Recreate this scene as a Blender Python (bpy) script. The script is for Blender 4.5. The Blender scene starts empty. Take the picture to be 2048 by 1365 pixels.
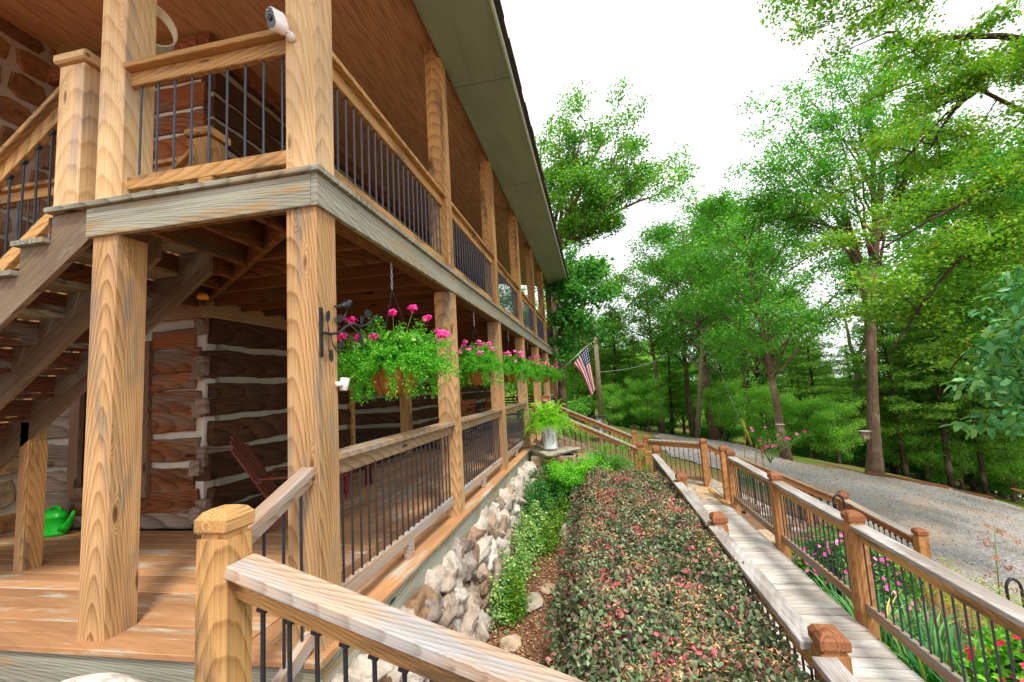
import bpy, math, random
import numpy as np
from mathutils import Matrix, Vector
random.seed(7); RNG = np.random.default_rng(7)
sc = bpy.context.scene; COL = sc.collection

# ------------------------------------------------------------------ camera
yaw, pitch, roll = math.radians(10.23), math.radians(6.0), math.radians(-3.35)
cy_, sy_, cp_, sp_ = math.cos(yaw), math.sin(yaw), math.cos(pitch), math.sin(pitch)
F_ = np.array([-sy_*cp_, cy_*cp_, sp_]); R0 = np.array([cy_, sy_, 0.]); U0 = np.cross(R0, F_)
R_ = math.cos(roll)*R0+math.sin(roll)*U0; U_ = -math.sin(roll)*R0+math.cos(roll)*U0
CAM = np.array([1.5499, -2.2930, 1.3577])
cd = bpy.data.cameras.new('camera'); cam = bpy.data.objects.new('camera', cd); COL.objects.link(cam)
cd.sensor_width = 36; cd.lens = 36*886.0/2048; cd.clip_start = 0.05; cd.clip_end = 2000
cam.matrix_world = Matrix(((R_[0], U_[0], -F_[0], CAM[0]), (R_[1], U_[1], -F_[1], CAM[1]), (R_[2], U_[2], -F_[2], CAM[2]), (0, 0, 0, 1)))
sc.camera = cam
def at(px, py, d):
    """world point seen at photo position (px,py) at distance d in front of the camera plane"""
    return CAM+((px-1024)/886*R_-(py-682.5)/886*U_+F_)*d

# ------------------------------------------------------------------ light
w = bpy.data.worlds.new('World'); sc.world = w; w.use_nodes = True
nt = w.node_tree; nt.nodes.clear()
SUN_EL, SUN_AZ = math.radians(58), math.radians(150)      # azimuth clockwise from +y
out = nt.nodes.new('ShaderNodeOutputWorld')
sky = nt.nodes.new('ShaderNodeTexSky'); sky.sky_type = 'NISHITA'; sky.sun_disc = False
sky.sun_elevation = SUN_EL; sky.sun_rotation = SUN_AZ
bg1 = nt.nodes.new('ShaderNodeBackground'); bg1.inputs[1].default_value = 0.10
nt.links.new(sky.outputs[0], bg1.inputs[0])
tc = nt.nodes.new('ShaderNodeTexCoord'); nz = nt.nodes.new('ShaderNodeTexNoise')
nz.inputs['Scale'].default_value = 3.0; nz.inputs['Detail'].default_value = 5
nt.links.new(tc.outputs['Generated'], nz.inputs['Vector'])
cr = nt.nodes.new('ShaderNodeValToRGB'); cr.color_ramp.elements[0].position = .28; cr.color_ramp.elements[1].position = .42
cr.color_ramp.elements[0].color = (.85, .85, .85, 1); cr.color_ramp.elements[1].color = (1, 1, 1, 1)
nt.links.new(nz.outputs[0], cr.inputs[0])
bg2 = nt.nodes.new('ShaderNodeBackground'); bg2.inputs[0].default_value = (0.965, 0.975, 1.0, 1); bg2.inputs[1].default_value = 1.02
mx = nt.nodes.new('ShaderNodeMixShader'); nt.links.new(cr.outputs[0], mx.inputs[0])
nt.links.new(bg1.outputs[0], mx.inputs[1]); nt.links.new(bg2.outputs[0], mx.inputs[2]); nt.links.new(mx.outputs[0], out.inputs[0])
sd = bpy.data.lights.new('sun', 'SUN'); sun = bpy.data.objects.new('sun', sd); COL.objects.link(sun)
sd.energy = 2.0; sd.angle = math.radians(9); sd.color = (1, .95, .86)
sdir = Vector((math.sin(SUN_AZ)*math.cos(SUN_EL), math.cos(SUN_AZ)*math.cos(SUN_EL), math.sin(SUN_EL)))
sun.rotation_euler = sdir.to_track_quat('Z', 'Y').to_euler()
sc.view_settings.view_transform = 'Standard'; sc.view_settings.look = 'None'; sc.view_settings.gamma = 1
sc.view_settings.exposure = 0.72
sc.cycles.use_denoising = True; sc.cycles.max_bounces = 7; sc.cycles.diffuse_bounces = 4; sc.cycles.transparent_max_bounces = 4
sc.cycles.caustics_reflective = False; sc.cycles.caustics_refractive = False

# ------------------------------------------------------------------ node helpers
class NT:
    def __init__(s, name, rough=.6, spec=.3):
        m = bpy.data.materials.new(name); m.use_nodes = True; s.m = m; s.t = m.node_tree
        s.b = s.t.nodes['Principled BSDF']; s.b.inputs['Roughness'].default_value = rough
        s.b.inputs['Specular IOR Level'].default_value = spec
    def n(s, typ, **kw):
        nd = s.t.nodes.new('ShaderNode'+typ)
        for k, v in kw.items(): setattr(nd, k, v)
        return nd
    def l(s, a, b): s.t.links.new(a, b)
    def val(s, sock, v):
        if hasattr(v, 'is_output') or isinstance(v, bpy.types.NodeSocket): s.l(v, sock)
        else: sock.default_value = v
    def math(s, op, a, b=0., c=0., clamp=False):
        nd = s.n('Math', operation=op, use_clamp=clamp); s.val(nd.inputs[0], a); s.val(nd.inputs[1], b)
        if op in ('MULTIPLY_ADD',): s.val(nd.inputs[2], c)
        return nd.outputs[0]
    def vmul(s, v, k):
        nd = s.n('VectorMath', operation='MULTIPLY'); s.val(nd.inputs[0], v); nd.inputs[1].default_value = k; return nd.outputs[0]
    def noise(s, v, scale, detail=2, rough=.5, col=False):
        nd = s.n('TexNoise'); nd.inputs['Scale'].default_value = scale; nd.inputs['Detail'].default_value = detail
        nd.inputs['Roughness'].default_value = rough
        if v is not None: s.l(v, nd.inputs['Vector'])
        return nd.outputs[1 if col else 0]
    def ramp(s, f, stops, interp='LINEAR'):
        nd = s.n('ValToRGB'); e = nd.color_ramp.elements; nd.color_ramp.interpolation = interp
        while len(e) < len(stops): e.new(.5)
        for i, (p, c) in enumerate(stops):
            e[i].position = p; e[i].color = (*c, 1) if len(c) == 3 else c
        s.l(f, nd.inputs[0]); return nd.outputs[0]
    def mix(s, f, a, b, mode='MIX'):
        nd = s.n('Mix', data_type='RGBA', blend_type=mode); s.val(nd.inputs[0], f)
        for i, v in ((6, a), (7, b)):
            if isinstance(v, tuple): nd.inputs[i].default_value = (*v[:3], 1)
            else: s.l(v, nd.inputs[i])
        return nd.outputs[2]
    def attr(s, name, out='Vector'):
        nd = s.n('Attribute', attribute_name=name); return nd.outputs[out]
    def base(s, c):
        if isinstance(c, tuple): s.b.inputs['Base Color'].default_value = (*c, 1)
        else: s.l(c, s.b.inputs['Base Color'])
    def bump(s, h, strength=.3, dist=.01):
        nd = s.n('Bump'); nd.inputs['Strength'].default_value = strength; nd.inputs['Distance'].default_value = dist
        s.l(h, nd.inputs['Height']); s.l(nd.outputs[0], s.b.inputs['Normal'])
def g(*a): return tuple(((c/255.+.055)/1.055)**2.4 if c > 10 else c/255./12.92 for c in a)   # sRGB byte -> linear

def wood(name, light, dark, patch=None, pamt=.5, ring=.013, rough=.75, knots=True, contrast=1., dirt=.35, bump=.35):
    ring *= .45; N = NT(name, rough, .2); gc = N.attr('gc')
    wob = N.noise(N.vmul(gc, (.42, 2.2, 2.2)), 1.5, 3, .45, col=True)
    w1 = N.n('VectorMath', operation='SUBTRACT'); N.l(wob, w1.inputs[0]); w1.inputs[1].default_value = (.5, .5, .5)
    w2 = N.vmul(w1.outputs[0], (0, .075, .075))
    ad = N.n('VectorMath', operation='ADD'); N.l(gc, ad.inputs[0]); N.l(w2, ad.inputs[1])
    yz = N.vmul(ad.outputs[0], (0.035, 1, 1))
    ln = N.n('VectorMath', operation='LENGTH'); N.l(yz, ln.inputs[0]); r = ln.outputs['Value']
    kn = None
    if knots:
        vo = N.n('TexVoronoi'); vo.inputs['Scale'].default_value = 1.0; vo.inputs['Randomness'].default_value = 1
        N.l(N.vmul(gc, (1.5, 5.5, 5.5)), vo.inputs['Vector']); kd = vo.outputs['Distance']
        kn = N.math('SUBTRACT', 1., N.math('DIVIDE', kd, .21), clamp=True)
        r = N.math('ADD', r, N.math('MULTIPLY', kn, .03))
    fr = N.math('FRACT', N.math('ADD', N.math('DIVIDE', r, ring), N.math('MULTIPLY', N.noise(N.vmul(gc, (.3, 5, 5)), 2., 2), .8)))
    band = N.ramp(fr, [(0, (0, 0, 0)), (.35, (.1,)*3), (.72, (.55,)*3), (.86, (1,)*3), (.94, (.8,)*3), (1, (0,)*3)])
    fib = N.noise(N.vmul(gc, (1.6, 110, 110)), 1., 4, .65)
    f = N.math('ADD', N.math('MULTIPLY', N.math('MULTIPLY', band, .62*contrast), N.math('ADD', .45, N.math('MULTIPLY', N.noise(N.vmul(gc, (.7, 7, 7)), 1.7, 2), 1.1))), N.math('MULTIPLY', N.math('SUBTRACT', fib, .43), 1.7), clamp=True)
    c = N.mix(f, light, dark)
    tone = N.noise(N.vmul(gc, (.8, 3, 3)), 1.3, 3)
    rn = N.attr('rnd', 'Fac')
    c = N.mix(1., c, N.ramp(rn, [(0, (.80, .78, .76)), (1, (1.12, 1.1, 1.06))]), 'MULTIPLY')
    c = N.mix(dirt, c, N.ramp(tone, [(.3, (.42, .38, .34)), (.62, (1.1, 1.1, 1.1))]), 'MULTIPLY')
    if patch:
        pn = N.noise(N.vmul(gc, (.7, 4, 4)), 1.9, 4, .6)
        pf = N.ramp(pn, [(.62-pamt*.35, (0,)*3), (.74-pamt*.3, (1,)*3)])
        pc = N.mix(f, patch, tuple(x*.45 for x in patch))
        c = N.mix(pf, c, pc)
    if knots:
        c = N.mix(N.ramp(kn, [(.42, (0,)*3), (.62, (.85,)*3), (.8, (1,)*3)]), c, tuple(x*.35 for x in dark))
    N.base(c)
    hh = N.math('ADD', N.math('MULTIPLY', f, -1.), N.math('MULTIPLY', N.noise(N.vmul(gc, (8, 40, 40)), 1., 3), .8))
    N.bump(hh, bump, .004); return N.m

def plain(name, col, rough=.5, metal=0., noise=.15, nscale=30, spec=.4, bump=0.):
    N = NT(name, rough, spec); N.b.inputs['Metallic'].default_value = metal
    tcn = N.n('TexCoord'); nn = N.noise(tcn.outputs['Object'], nscale, 4, .6)
    N.base(N.mix(nn, tuple(x*(1-noise*1.6) for x in col), tuple(min(1, x*(1+noise)) for x in col)))
    if bump: N.bump(nn, bump, .003)
    return N.m

def leafmat(name, stops, trans=.35, rough=.5, tint=(.9, 1.15, .35), spec=.35):
    """stops: colours picked by each leaf's own value"""
    N = NT(name, rough, spec); a = N.attr('col', 'Fac'); c = N.ramp(a, stops)
    N.base(c)
    c = N.mix(1., c, (1.34, 1.28, 1.1), 'MULTIPLY'); N.base(c)
    tr = N.n('BsdfTranslucent'); N.l(N.mix(1., c, tuple(x*1.25 for x in tint), 'MULTIPLY'), tr.inputs[0])
    ms = N.n('MixShader'); ms.inputs[0].default_value = trans
    o = N.t.nodes['Material Output']; N.l(N.b.outputs[0], ms.inputs[1]); N.l(tr.outputs[0], ms.inputs[2]); N.l(ms.outputs[0], o.inputs[0])
    return N.m

# ------------------------------------------------------------------ mesh builder
class MB:
    def __init__(s): s.v = []; s.f = []; s.gc = []; s.rn = []; s.mi = []; s.k = 0
    def add(s, V, Fs, GC=None, rn=None, mi=0):
        o = s.k; V = np.asarray(V, float)
        s.v.append(V); s.f += [tuple(i+o for i in f) for f in Fs]; s.k += len(V)
        s.gc.append(np.asarray(GC, float) if GC is not None else V.copy())
        s.rn.append(np.full(len(V), random.random() if rn is None else rn)); s.mi += [mi]*len(Fs)
        return s
    def beam(s, p0, p1, w_, h, up=None, ch=.004, rn=None, mi=0, w2=None, h2=None):
        p0 = np.asarray(p0, float); p1 = np.asarray(p1, float); d = p1-p0; L = np.linalg.norm(d); d = d/L
        if up is None: up = (0, 0, 1) if abs(d[2]) < .9 else (0, 1, 0)
        up = np.asarray(up, float); sd_ = np.cross(d, up); sd_ /= np.linalg.norm(sd_); up = np.cross(sd_, d)
        off = (random.random()*40, random.uniform(-.12, .12), random.uniform(.02, .16))
        if w_ < .06 and h > .07: off = (off[0], off[1]*.3, random.choice((-1, 1))*random.uniform(h*.45, h*.5+.12))
        elif w_ > h*1.8: off = (off[0], random.choice((-1, 1))*random.uniform(w_*.4, w_*.5+.1), off[2]*.4)
        V = []; G = []
        for t, ww, hh in ((0, w_, h), (L, w2 or w_, h2 or h)):
            a, b = ww/2, hh/2; c = min(ch, a*.45, b*.45)
            for x, z in ((-a+c, -b), (a-c, -b), (a, -b+c), (a, b-c), (a-c, b), (-a+c, b), (-a, b-c), (-a, -b+c)):
                V.append(p0+d*t+sd_*x+up*z); G.append((t+off[0], x+off[1], z+off[2]))
        Fs = [(i, (i+1) % 8, (i+1) % 8+8, i+8) for i in range(8)]+[tuple(range(7, -1, -1)), tuple(range(8, 16))]
        return s.add(V, Fs, G, rn, mi)
    def log(s, p0, p1, w_, h, jit=.0065, seg=None, rn=None):
        """hewn timber: box section whose faces wander along its length"""
        p0 = np.asarray(p0, float); p1 = np.asarray(p1, float); d = p1-p0; L = np.linalg.norm(d); d = d/L; up = np.array([0, 0, 1.]); sd_ = np.cross(d, up)
        n = seg or max(4, int(L/.11)); off = (random.random()*40, random.uniform(-.12, .12), random.uniform(.02, .16)); V = []; G = []; tp = bt = 0.
        for i in range(n+1):
            t = L*i/n; tp = tp*.7+random.gauss(0, jit); bt = bt*.7+random.gauss(0, jit); a = w_/2; b = h/2; c = .010+random.random()*.008
            for x, z in ((-a+c, -b+bt), (a-c, -b+bt), (a, -b+c+bt), (a+random.gauss(0, jit*.35), tp*.3), (a, b-c+tp), (a-c, b+tp), (-a+c, b+tp), (-a, b-c+tp), (-a+random.gauss(0, jit*.35), tp*.3), (-a, -b+c+bt)):
                q = random.gauss(0, jit*.25); V.append(p0+d*(t+(random.uniform(-.02, .02) if i in (0, n) else 0))+sd_*(x+q)+up*z); G.append((t+off[0], x+off[1], z+off[2]))
        k = 10; Fs = [(i*k+j, i*k+(j+1) % k, (i+1)*k+(j+1) % k, (i+1)*k+j) for i in range(n) for j in range(k)]+[tuple(range(k-1, -1, -1)), tuple(range(n*k, n*k+k))]
        return s.add(V, Fs, G, rn)
    def box(s, a, b, axis='x', ch=.004, rn=None, mi=0):
        a = np.asarray(a, float); b = np.asarray(b, float); m = (a+b)/2; e = np.abs(b-a)
        i = 'xyz'.index(axis); p0 = m.copy(); p1 = m.copy(); p0[i] -= e[i]/2; p1[i] += e[i]/2
        if axis == 'x': return s.beam(p0, p1, e[1], e[2], (0, 0, 1), ch, rn, mi)
        if axis == 'y': return s.beam(p0, p1, e[0], e[2], (0, 0, 1), ch, rn, mi)
        return s.beam(p0, p1, e[0], e[1], (0, 1, 0), ch, rn, mi)
    def tube(s, pts, rad, n=8, rn=None, cap=True, mi=0):
        pts = [np.asarray(p, float) for p in pts]; m = len(pts)
        rad = [rad]*m if np.isscalar(rad) else list(rad); V = []; G = []; acc = 0
        u = None; off = random.random()*30
        for i, p in enumerate(pts):
            d = pts[min(i+1, m-1)]-pts[max(i-1, 0)]; d = d/(np.linalg.norm(d)+1e-9)
            if u is None:
                u = np.cross(d, (0, 0, 1.)) if abs(d[2]) < .9 else np.cross(d, (1., 0, 0))
            u = u-d*(u@d); u /= np.linalg.norm(u)+1e-9; v = np.cross(d, u)
            if i: acc += np.linalg.norm(p-pts[i-1])
            for k in range(n):
                a = 2*math.pi*k/n; V.append(p+(u*math.cos(a)+v*math.sin(a))*rad[i]); G.append((acc+off, rad[i]*math.cos(a), rad[i]*math.sin(a)+.05))
        Fs = [(i*n+k, i*n+(k+1) % n, (i+1)*n+(k+1) % n, (i+1)*n+k) for i in range(m-1) for k in range(n)]
        if cap: Fs += [tuple(range(n-1, -1, -1)), tuple(range((m-1)*n, m*n))]
        return s.add(V, Fs, G, rn, mi)
    def lathe(s, prof, c=(0, 0, 0), n=24, rn=None, mi=0, sx=1., sy=1., close=True):
        V = [(c[0]+r*math.cos(2*math.pi*k/n)*sx, c[1]+r*math.sin(2*math.pi*k/n)*sy, c[2]+z) for r, z in prof for k in range(n)]
        m = len(prof); Fs = [(i*n+k, i*n+(k+1) % n, (i+1)*n+(k+1) % n, (i+1)*n+k) for i in range(m-1) for k in range(n)]
        if close: Fs += [tuple(range(n-1, -1, -1)), tuple(range((m-1)*n, m*n))]
        return s.add(V, Fs, None, rn, mi)
    def prism(s, poly, origin, ax, ay, depth, rn=None, mi=0, inset=0.):
        """polygon in the plane (ax, ay) pushed along ax x ay by depth, front edge optionally chamfered"""
        o = np.asarray(origin, float); ax = np.asarray(ax, float); ay = np.asarray(ay, float); nn = np.cross(ax, ay)
        P = np.asarray(poly, float); c = P.mean(0); n = len(P); rows = [(P, 0.), (P, depth-(inset if inset else 0))]
        if inset:
            d = P-c; l = np.linalg.norm(d, axis=1, keepdims=True); rows.append((c+d*(1-np.minimum(inset*1.3/l, .5)), depth))
        V = [o+ax*p[0]+ay*p[1]+nn*h for Q, h in rows for p in Q]; off = random.random()*20
        G = [(p[0]+off, p[1]+.1, h+.05) for Q, h in rows for p in Q]; m = len(rows)
        Fs = [(i*n+k, i*n+(k+1) % n, (i+1)*n+(k+1) % n, (i+1)*n+k) for i in range(m-1) for k in range(n)]
        Fs += [tuple(range(n-1, -1, -1)), tuple(range((m-1)*n, m*n))]
        return s.add(V, Fs, G, rn, mi)
    def mesh(s, name, mats, smooth=False):
        me = bpy.data.meshes.new(name); V = np.concatenate(s.v)
        me.from_pydata(V.tolist(), [], s.f)
        A = me.attributes.new('gc', 'FLOAT_VECTOR', 'POINT'); A.data.foreach_set('vector', np.concatenate(s.gc).astype(np.float32).ravel())
        B = me.attributes.new('rnd', 'FLOAT', 'POINT'); B.data.foreach_set('value', np.concatenate(s.rn).astype(np.float32))
        for m in (mats if isinstance(mats, (list, tuple)) else [mats]): me.materials.append(m)
        if any(s.mi): me.polygons.foreach_set('material_index', s.mi)
        if smooth: me.polygons.foreach_set('use_smooth', [True]*len(me.polygons))
        me.update(); return me
def W(o):
    m = Matrix.LocRotScale(o.location, o.rotation_euler, o.scale)
    return W(o.parent) @ o.matrix_parent_inverse @ m if o.parent else m
def tag(o, label=None, cat=None, group=None, kind=None):
    for k, v in (('label', label), ('category', cat), ('group', group), ('kind', kind)):
        if v: o[k] = v
    return o
def link(name, data, parent=None, local=False):
    o = bpy.data.objects.new(name, data); COL.objects.link(o)
    if parent:
        o.parent = parent
        if not local: o.matrix_parent_inverse = W(parent).inverted()
    return o
def obj(name, mb, mat, parent=None, smooth=False, local=False, label=None):
    o = link(name, mb.mesh(name, mat, smooth), parent, local)
    if label: o['label'] = label
    return o
def thing(name, loc, label, cat, group=None, rz=0.):
    o = link(name, None); o.location = loc; o.rotation_euler = (0, 0, rz); o.empty_display_size = .2
    return tag(o, label, cat, group)
KIDS = {}
def copy_tree(o, parent=None, loc=None, rz=None, sc_=None, label=None):
    c = o.copy(); COL.objects.link(c)
    if parent: c.parent = parent
    if loc is not None: c.location = loc
    if rz is not None: c.rotation_euler = (0, 0, rz)
    if sc_ is not None: c.scale = (sc_,)*3 if np.isscalar(sc_) else sc_
    if label: c['label'] = label
    for ch in list(o.children): copy_tree(ch, c)
    return c
def ALL(): return list(COL.objects)

# ------------------------------------------------------------------ leaves
def norm(a): return a/(np.linalg.norm(a, axis=-1, keepdims=True)+1e-9)
def leaves(name, P, D, Nn, L, Wd, col, mat, parent=None, fold=.18, shape='d', local=False):
    """one leaf per row: base point P, direction D, normal Nn, length L, width Wd, own colour value col"""
    n = len(P); D = norm(D); S = norm(np.cross(D, Nn)); Nn = np.cross(S, D)
    L = np.broadcast_to(L, n)[:, None]; Wd = np.broadcast_to(Wd, n)[:, None]
    if shape == 'd':
        V = np.stack([P, P+D*L*.45+S*Wd*.5+Nn*Wd*fold, P+D*L, P+D*L*.45-S*Wd*.5+Nn*Wd*fold], 1); k = 4
        Fi = (np.arange(n)[:, None]*4+np.array([0, 1, 2, 3])).ravel(); sizes = np.full(n, 4)
    elif shape == 'o':      # rounded leaf, two halves
        V = np.stack([P, P+D*L*.3+S*Wd*.45+Nn*Wd*fold, P+D*L*.72+S*Wd*.42+Nn*Wd*fold*.8, P+D*L*1.0-Nn*L*.08, P+D*L*.72-S*Wd*.42+Nn*Wd*fold*.8, P+D*L*.3-S*Wd*.45+Nn*Wd*fold, P+D*L*.5], 1); k = 7
        Fi = (np.arange(n)[:, None]*7+np.array([0, 6, 2, 1, 6, 3, 2, 2, 0, 5, 4, 6, 6, 4, 3, 3])[:0]).ravel()
        q = np.array([0, 1, 2, 6, 6, 2, 3, 4, 0, 6, 4, 5]); Fi = (np.arange(n)[:, None]*7+q).ravel(); sizes = np.full(n*3, 4)
    me = bpy.data.meshes.new(name); me.vertices.add(n*k); me.vertices.foreach_set('co', V.astype(np.float32).ravel())
    me.loops.add(len(Fi)); me.loops.foreach_set('vertex_index', Fi.astype(np.int32))
    me.polygons.add(len(sizes)); me.polygons.foreach_set('loop_start', (np.cumsum(sizes)-sizes).astype(np.int32))
    A = me.attributes.new('col', 'FLOAT', 'POINT'); A.data.foreach_set('value', np.repeat(np.broadcast_to(col, n), k).astype(np.float32))
    me.materials.append(mat); me.update(calc_edges=True); me.validate()
    return link(name, me, parent, local)
def rdir(n, up=0., rng=RNG):
    v = rng.normal(size=(n, 3)); v[:, 2] += up; return norm(v)
def tuft(c, n, r, rz, rng=RNG):
    return np.asarray(c)+rng.normal(size=(n, 3))*np.array([r, r, rz])
# ------------------------------------------------------------------ materials
M = {}
M['post'] = wood('honey post wood', g(222,182,132), g(152,104,60), g(164,142,116), .3, .013, dirt=.55, contrast=1.0)
M['post_pale'] = wood('pale new post wood', g(236,206,160), g(194,148,98), g(206,180,150), .2, .015, contrast=.85, dirt=.35)
M['rail_honey'] = wood('honey rail wood', g(214,170,112), g(150,106,60), g(140,112,80), .35, .011, contrast=.95)
M['grey_green'] = wood('grey green weathered rim board', g(172,174,160), g(84,84,72), g(176,146,104), .22, .014, bump=.5, contrast=.75)
M['grey_rail'] = wood('sun bleached handrail wood', g(200,178,158), g(140,108,86), g(182,178,176), .4, .010, contrast=.9)
M['brown_rail'] = wood('brown weathered rail wood', g(176,150,120), g(112,86,64), g(160,158,152), .3, .011, bump=.5, contrast=.8)
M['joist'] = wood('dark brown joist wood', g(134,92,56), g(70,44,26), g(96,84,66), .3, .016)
M['deck'] = wood('orange stained deck board', g(204,154,110), g(172,122,84), g(206,194,174), .2, .02, contrast=.45, dirt=.4, bump=.2, knots=False)
M['walk_rail'] = wood('grey handrail board', g(178,170,162), g(128,116,108), g(196,192,188), .5, .01, contrast=.5, knots=False)
M['walk'] = wood('silver grey walkway board', g(206,198,188), g(158,148,138), g(228,224,216), .5, .014, contrast=.4, bump=.3, knots=False)
M['ramp_post'] = wood('red brown newel wood', g(204,150,98), g(146,96,58), g(160,110,70), .2, .012, contrast=.9)
M['cap'] = wood('dark red end grain', g(168,112,78), g(104,64,44), None, 0, .012, contrast=1)
M['stringer'] = wood('grey brown stringer wood', g(150,132,110), g(80,64,50), g(160,160,150), .35, .016)
M['tread_red'] = wood('red brown tread wood', g(124,82,60), g(66,42,32), g(150,150,140), .2, .014)
M['log'] = wood('hewn log', g(168,106,66), g(96,54,34), g(138,116,98), .45, .02, .9, dirt=.8, bump=1.)
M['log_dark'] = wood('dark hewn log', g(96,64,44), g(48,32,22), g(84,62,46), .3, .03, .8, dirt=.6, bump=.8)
M['log_grey'] = wood('grey hewn log', g(168,150,136), g(100,84,74), None, .3, .03, .9, dirt=.6, bump=.9)
M['chair'] = wood('red brown chair wood', g(128,70,56), g(84,42,34), None, 0, .02, .5, knots=False, contrast=.6)
M['rocker'] = wood('chestnut rocker wood', g(150,84,44), g(92,46,24), None, 0, .02, .4, knots=False, contrast=.6)
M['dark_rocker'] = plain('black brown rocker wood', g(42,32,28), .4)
M['trim'] = wood('brown window trim', g(150,122,98), g(104,80,62), None, 0, .014)
M['red_trim'] = wood('red door frame', g(168,74,36), g(110,42,20), None, 0, .02, knots=False)
M['steel'] = plain('blue black steel rod', g(70,76,88), .38, .6, .1)
M['iron'] = plain('black iron', g(52,54,60), .5, .3, .3, 60, bump=.3)
M['rust'] = plain('rusty iron', g(150,84,44), .8)
M['white'] = plain('white plastic', g(238,238,240), .35, 0, .02)
M['black'] = plain('black glass', g(14,15,18), .12, 0, 0, spec=.6)
M['soffit'] = plain('grey green soffit metal', g(138,156,138), .5, 0, .05, 3)
M['eave_trim'] = plain('pale eave trim', g(196,212,200), .4)
M['shingle'] = plain('dark roof shingle', g(66,58,54), .9, 0, .3, 40, bump=.5)
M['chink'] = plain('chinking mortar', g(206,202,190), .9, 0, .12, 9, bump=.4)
M['chink_dull'] = plain('dull chinking mortar', g(164,160,142), .9, 0, .2, 9, bump=.6)  # duller mortar colour of the side and breezeway walls
M['mortar'] = plain('stone mortar', g(186,178,164), .95, 0, .15, 14, bump=.6)
M['coir'] = plain('coir liner', g(176,110,56), .95, 0, .35, 90, bump=1.)
M['galv'] = plain('galvanised steel', g(168,172,174), .4, .7)
M['window'] = plain('dark window glass', g(20,22,22), .06, 0, .0, spec=.7)
# soffit panels: thin joints every 3 m and a perforated vent strip
N = NT('grey green soffit panel', .5, .4); o_t = N.n('TexCoord').outputs['Object']; s3 = N.n('SeparateXYZ'); N.l(o_t, s3.inputs[0])
jn = N.math('LESS_THAN', N.math('FRACT', N.math('DIVIDE', s3.outputs[1], 3.05)), .004)
dots = N.n('TexVoronoi'); dots.inputs['Scale'].default_value = 70; dots.inputs['Randomness'].default_value = 0; N.l(o_t, dots.inputs['Vector'])
vs = N.math('MULTIPLY', N.math('MULTIPLY', N.math('GREATER_THAN', s3.outputs[0], .40), N.math('LESS_THAN', s3.outputs[0], .54)), N.math('LESS_THAN', dots.outputs['Distance'], .28))
st_n = N.noise(N.vmul(o_t, (3, .6, 1)), 1.5, 4, .6); cs = N.ramp(st_n, [(.3, g(128,144,126)), (.6, g(144,160,140))])
N.base(N.mix(N.math('MAXIMUM', N.math('MULTIPLY', vs, .55), jn), cs, g(54,62,50))); M['soffit'] = N.m
# beaded ceiling board
N = NT('brown beaded plywood ceiling', .6, .25); gc = N.attr('gc')
sp = N.n('SeparateXYZ'); N.l(gc, sp.inputs[0])
fib = N.noise(N.vmul(gc, (1.1, 9, 1)), 2.2, 5, .65)
c = N.ramp(fib, [(.3, g(164,120,86)), (.5, g(210,160,118)), (.7, g(226,178,136))])
ln = N.math('FRACT', N.math('DIVIDE', sp.outputs[0+1], .05)); lf = N.ramp(ln, [(0, (.35,)*3), (.08, (1,)*3), (.92, (1,)*3), (1, (.35,)*3)])
N.base(N.mix(1., c, lf, 'MULTIPLY')); N.bump(lf, .3, .003); M['ceiling'] = N.m
# stones: each stone carries its own value
def stonemat(name, stops, rough=.9, veins=1.):
    N = NT(name, rough, .2); a = N.attr('rnd', 'Fac'); c = N.ramp(a, stops)
    tcn = N.n('TexCoord'); o = tcn.outputs['Object']
    n1 = N.noise(o, 9, 6, .65); n2 = N.noise(o, 40, 5, .7)
    c = N.mix(1., c, N.ramp(n1, [(.3, (.55, .5, .46)), (.55, (1, 1, 1)), (.75, (1.15, 1.1, 1.0))]), 'MULTIPLY')
    c = N.mix(.6*veins, c, N.ramp(n2, [(.3, (.5, .46, .42)), (.5, (1.05,)*3)]), 'MULTIPLY')
    N.base(c); N.bump(N.math('ADD', n1, N.math('MULTIPLY', n2, .5)), .9, .02); return N.m
M['rock'] = stonemat('white grey fieldstone', [(0, g(220,212,202)), (.3, g(200,188,174)), (.45, g(176,154,134)), (.6, g(160,126,94)), (.75, g(200,190,178)), (.88, g(132,114,106)), (1, g(174,136,98))])
M['rock_brown'] = stonemat('brown fieldstone', [(0, g(176,132,84)), (.35, g(150,110,72)), (.6, g(128,96,66)), (.8, g(188,150,106)), (1, g(150,134,110))])
M['flag'] = stonemat('tan flagstone', [(0, g(226,206,180)), (.4, g(200,176,146)), (.7, g(186,178,166)), (1, g(214,176,130))], veins=.5)
M['slab'] = stonemat('grey tan stone slab', [(0, g(186,176,160)), (1, g(200,190,170))])

# ------------------------------------------------------------------ the cabin
cabin = thing('log_cabin', (0, 0, 0), 'two storey log cabin with deep timber porches on both floors and a green eave', 'house')
YP = [0, 2.5, 5.08, 7.75, 10.4, 13.05, 15.9]
# lower posts
for i, y in enumerate(YP):
    m = MB(); m.box((-.2, y, 0), (0, y+.2, 2.5), 'z'); obj('porch_post', m, M['post'], cabin)
m = MB(); m.box((-1.63, 0, 0), (-1.43, .2, 2.5), 'z'); obj('porch_post', m, M['post'], cabin)
# upper posts
for i, y in enumerate(YP):
    m = MB(); m.box((-.2, y, 2.735), (0, y+.2, 5.61), 'z'); obj('upper_post', m, M['post_pale'] if i == 0 else M['rail_honey'], cabin)
m = MB(); m.box((-1.63, 0, 2.735), (-1.42, .21, 5.8), 'z'); obj('upper_post', m, M['post_pale'], cabin)
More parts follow.
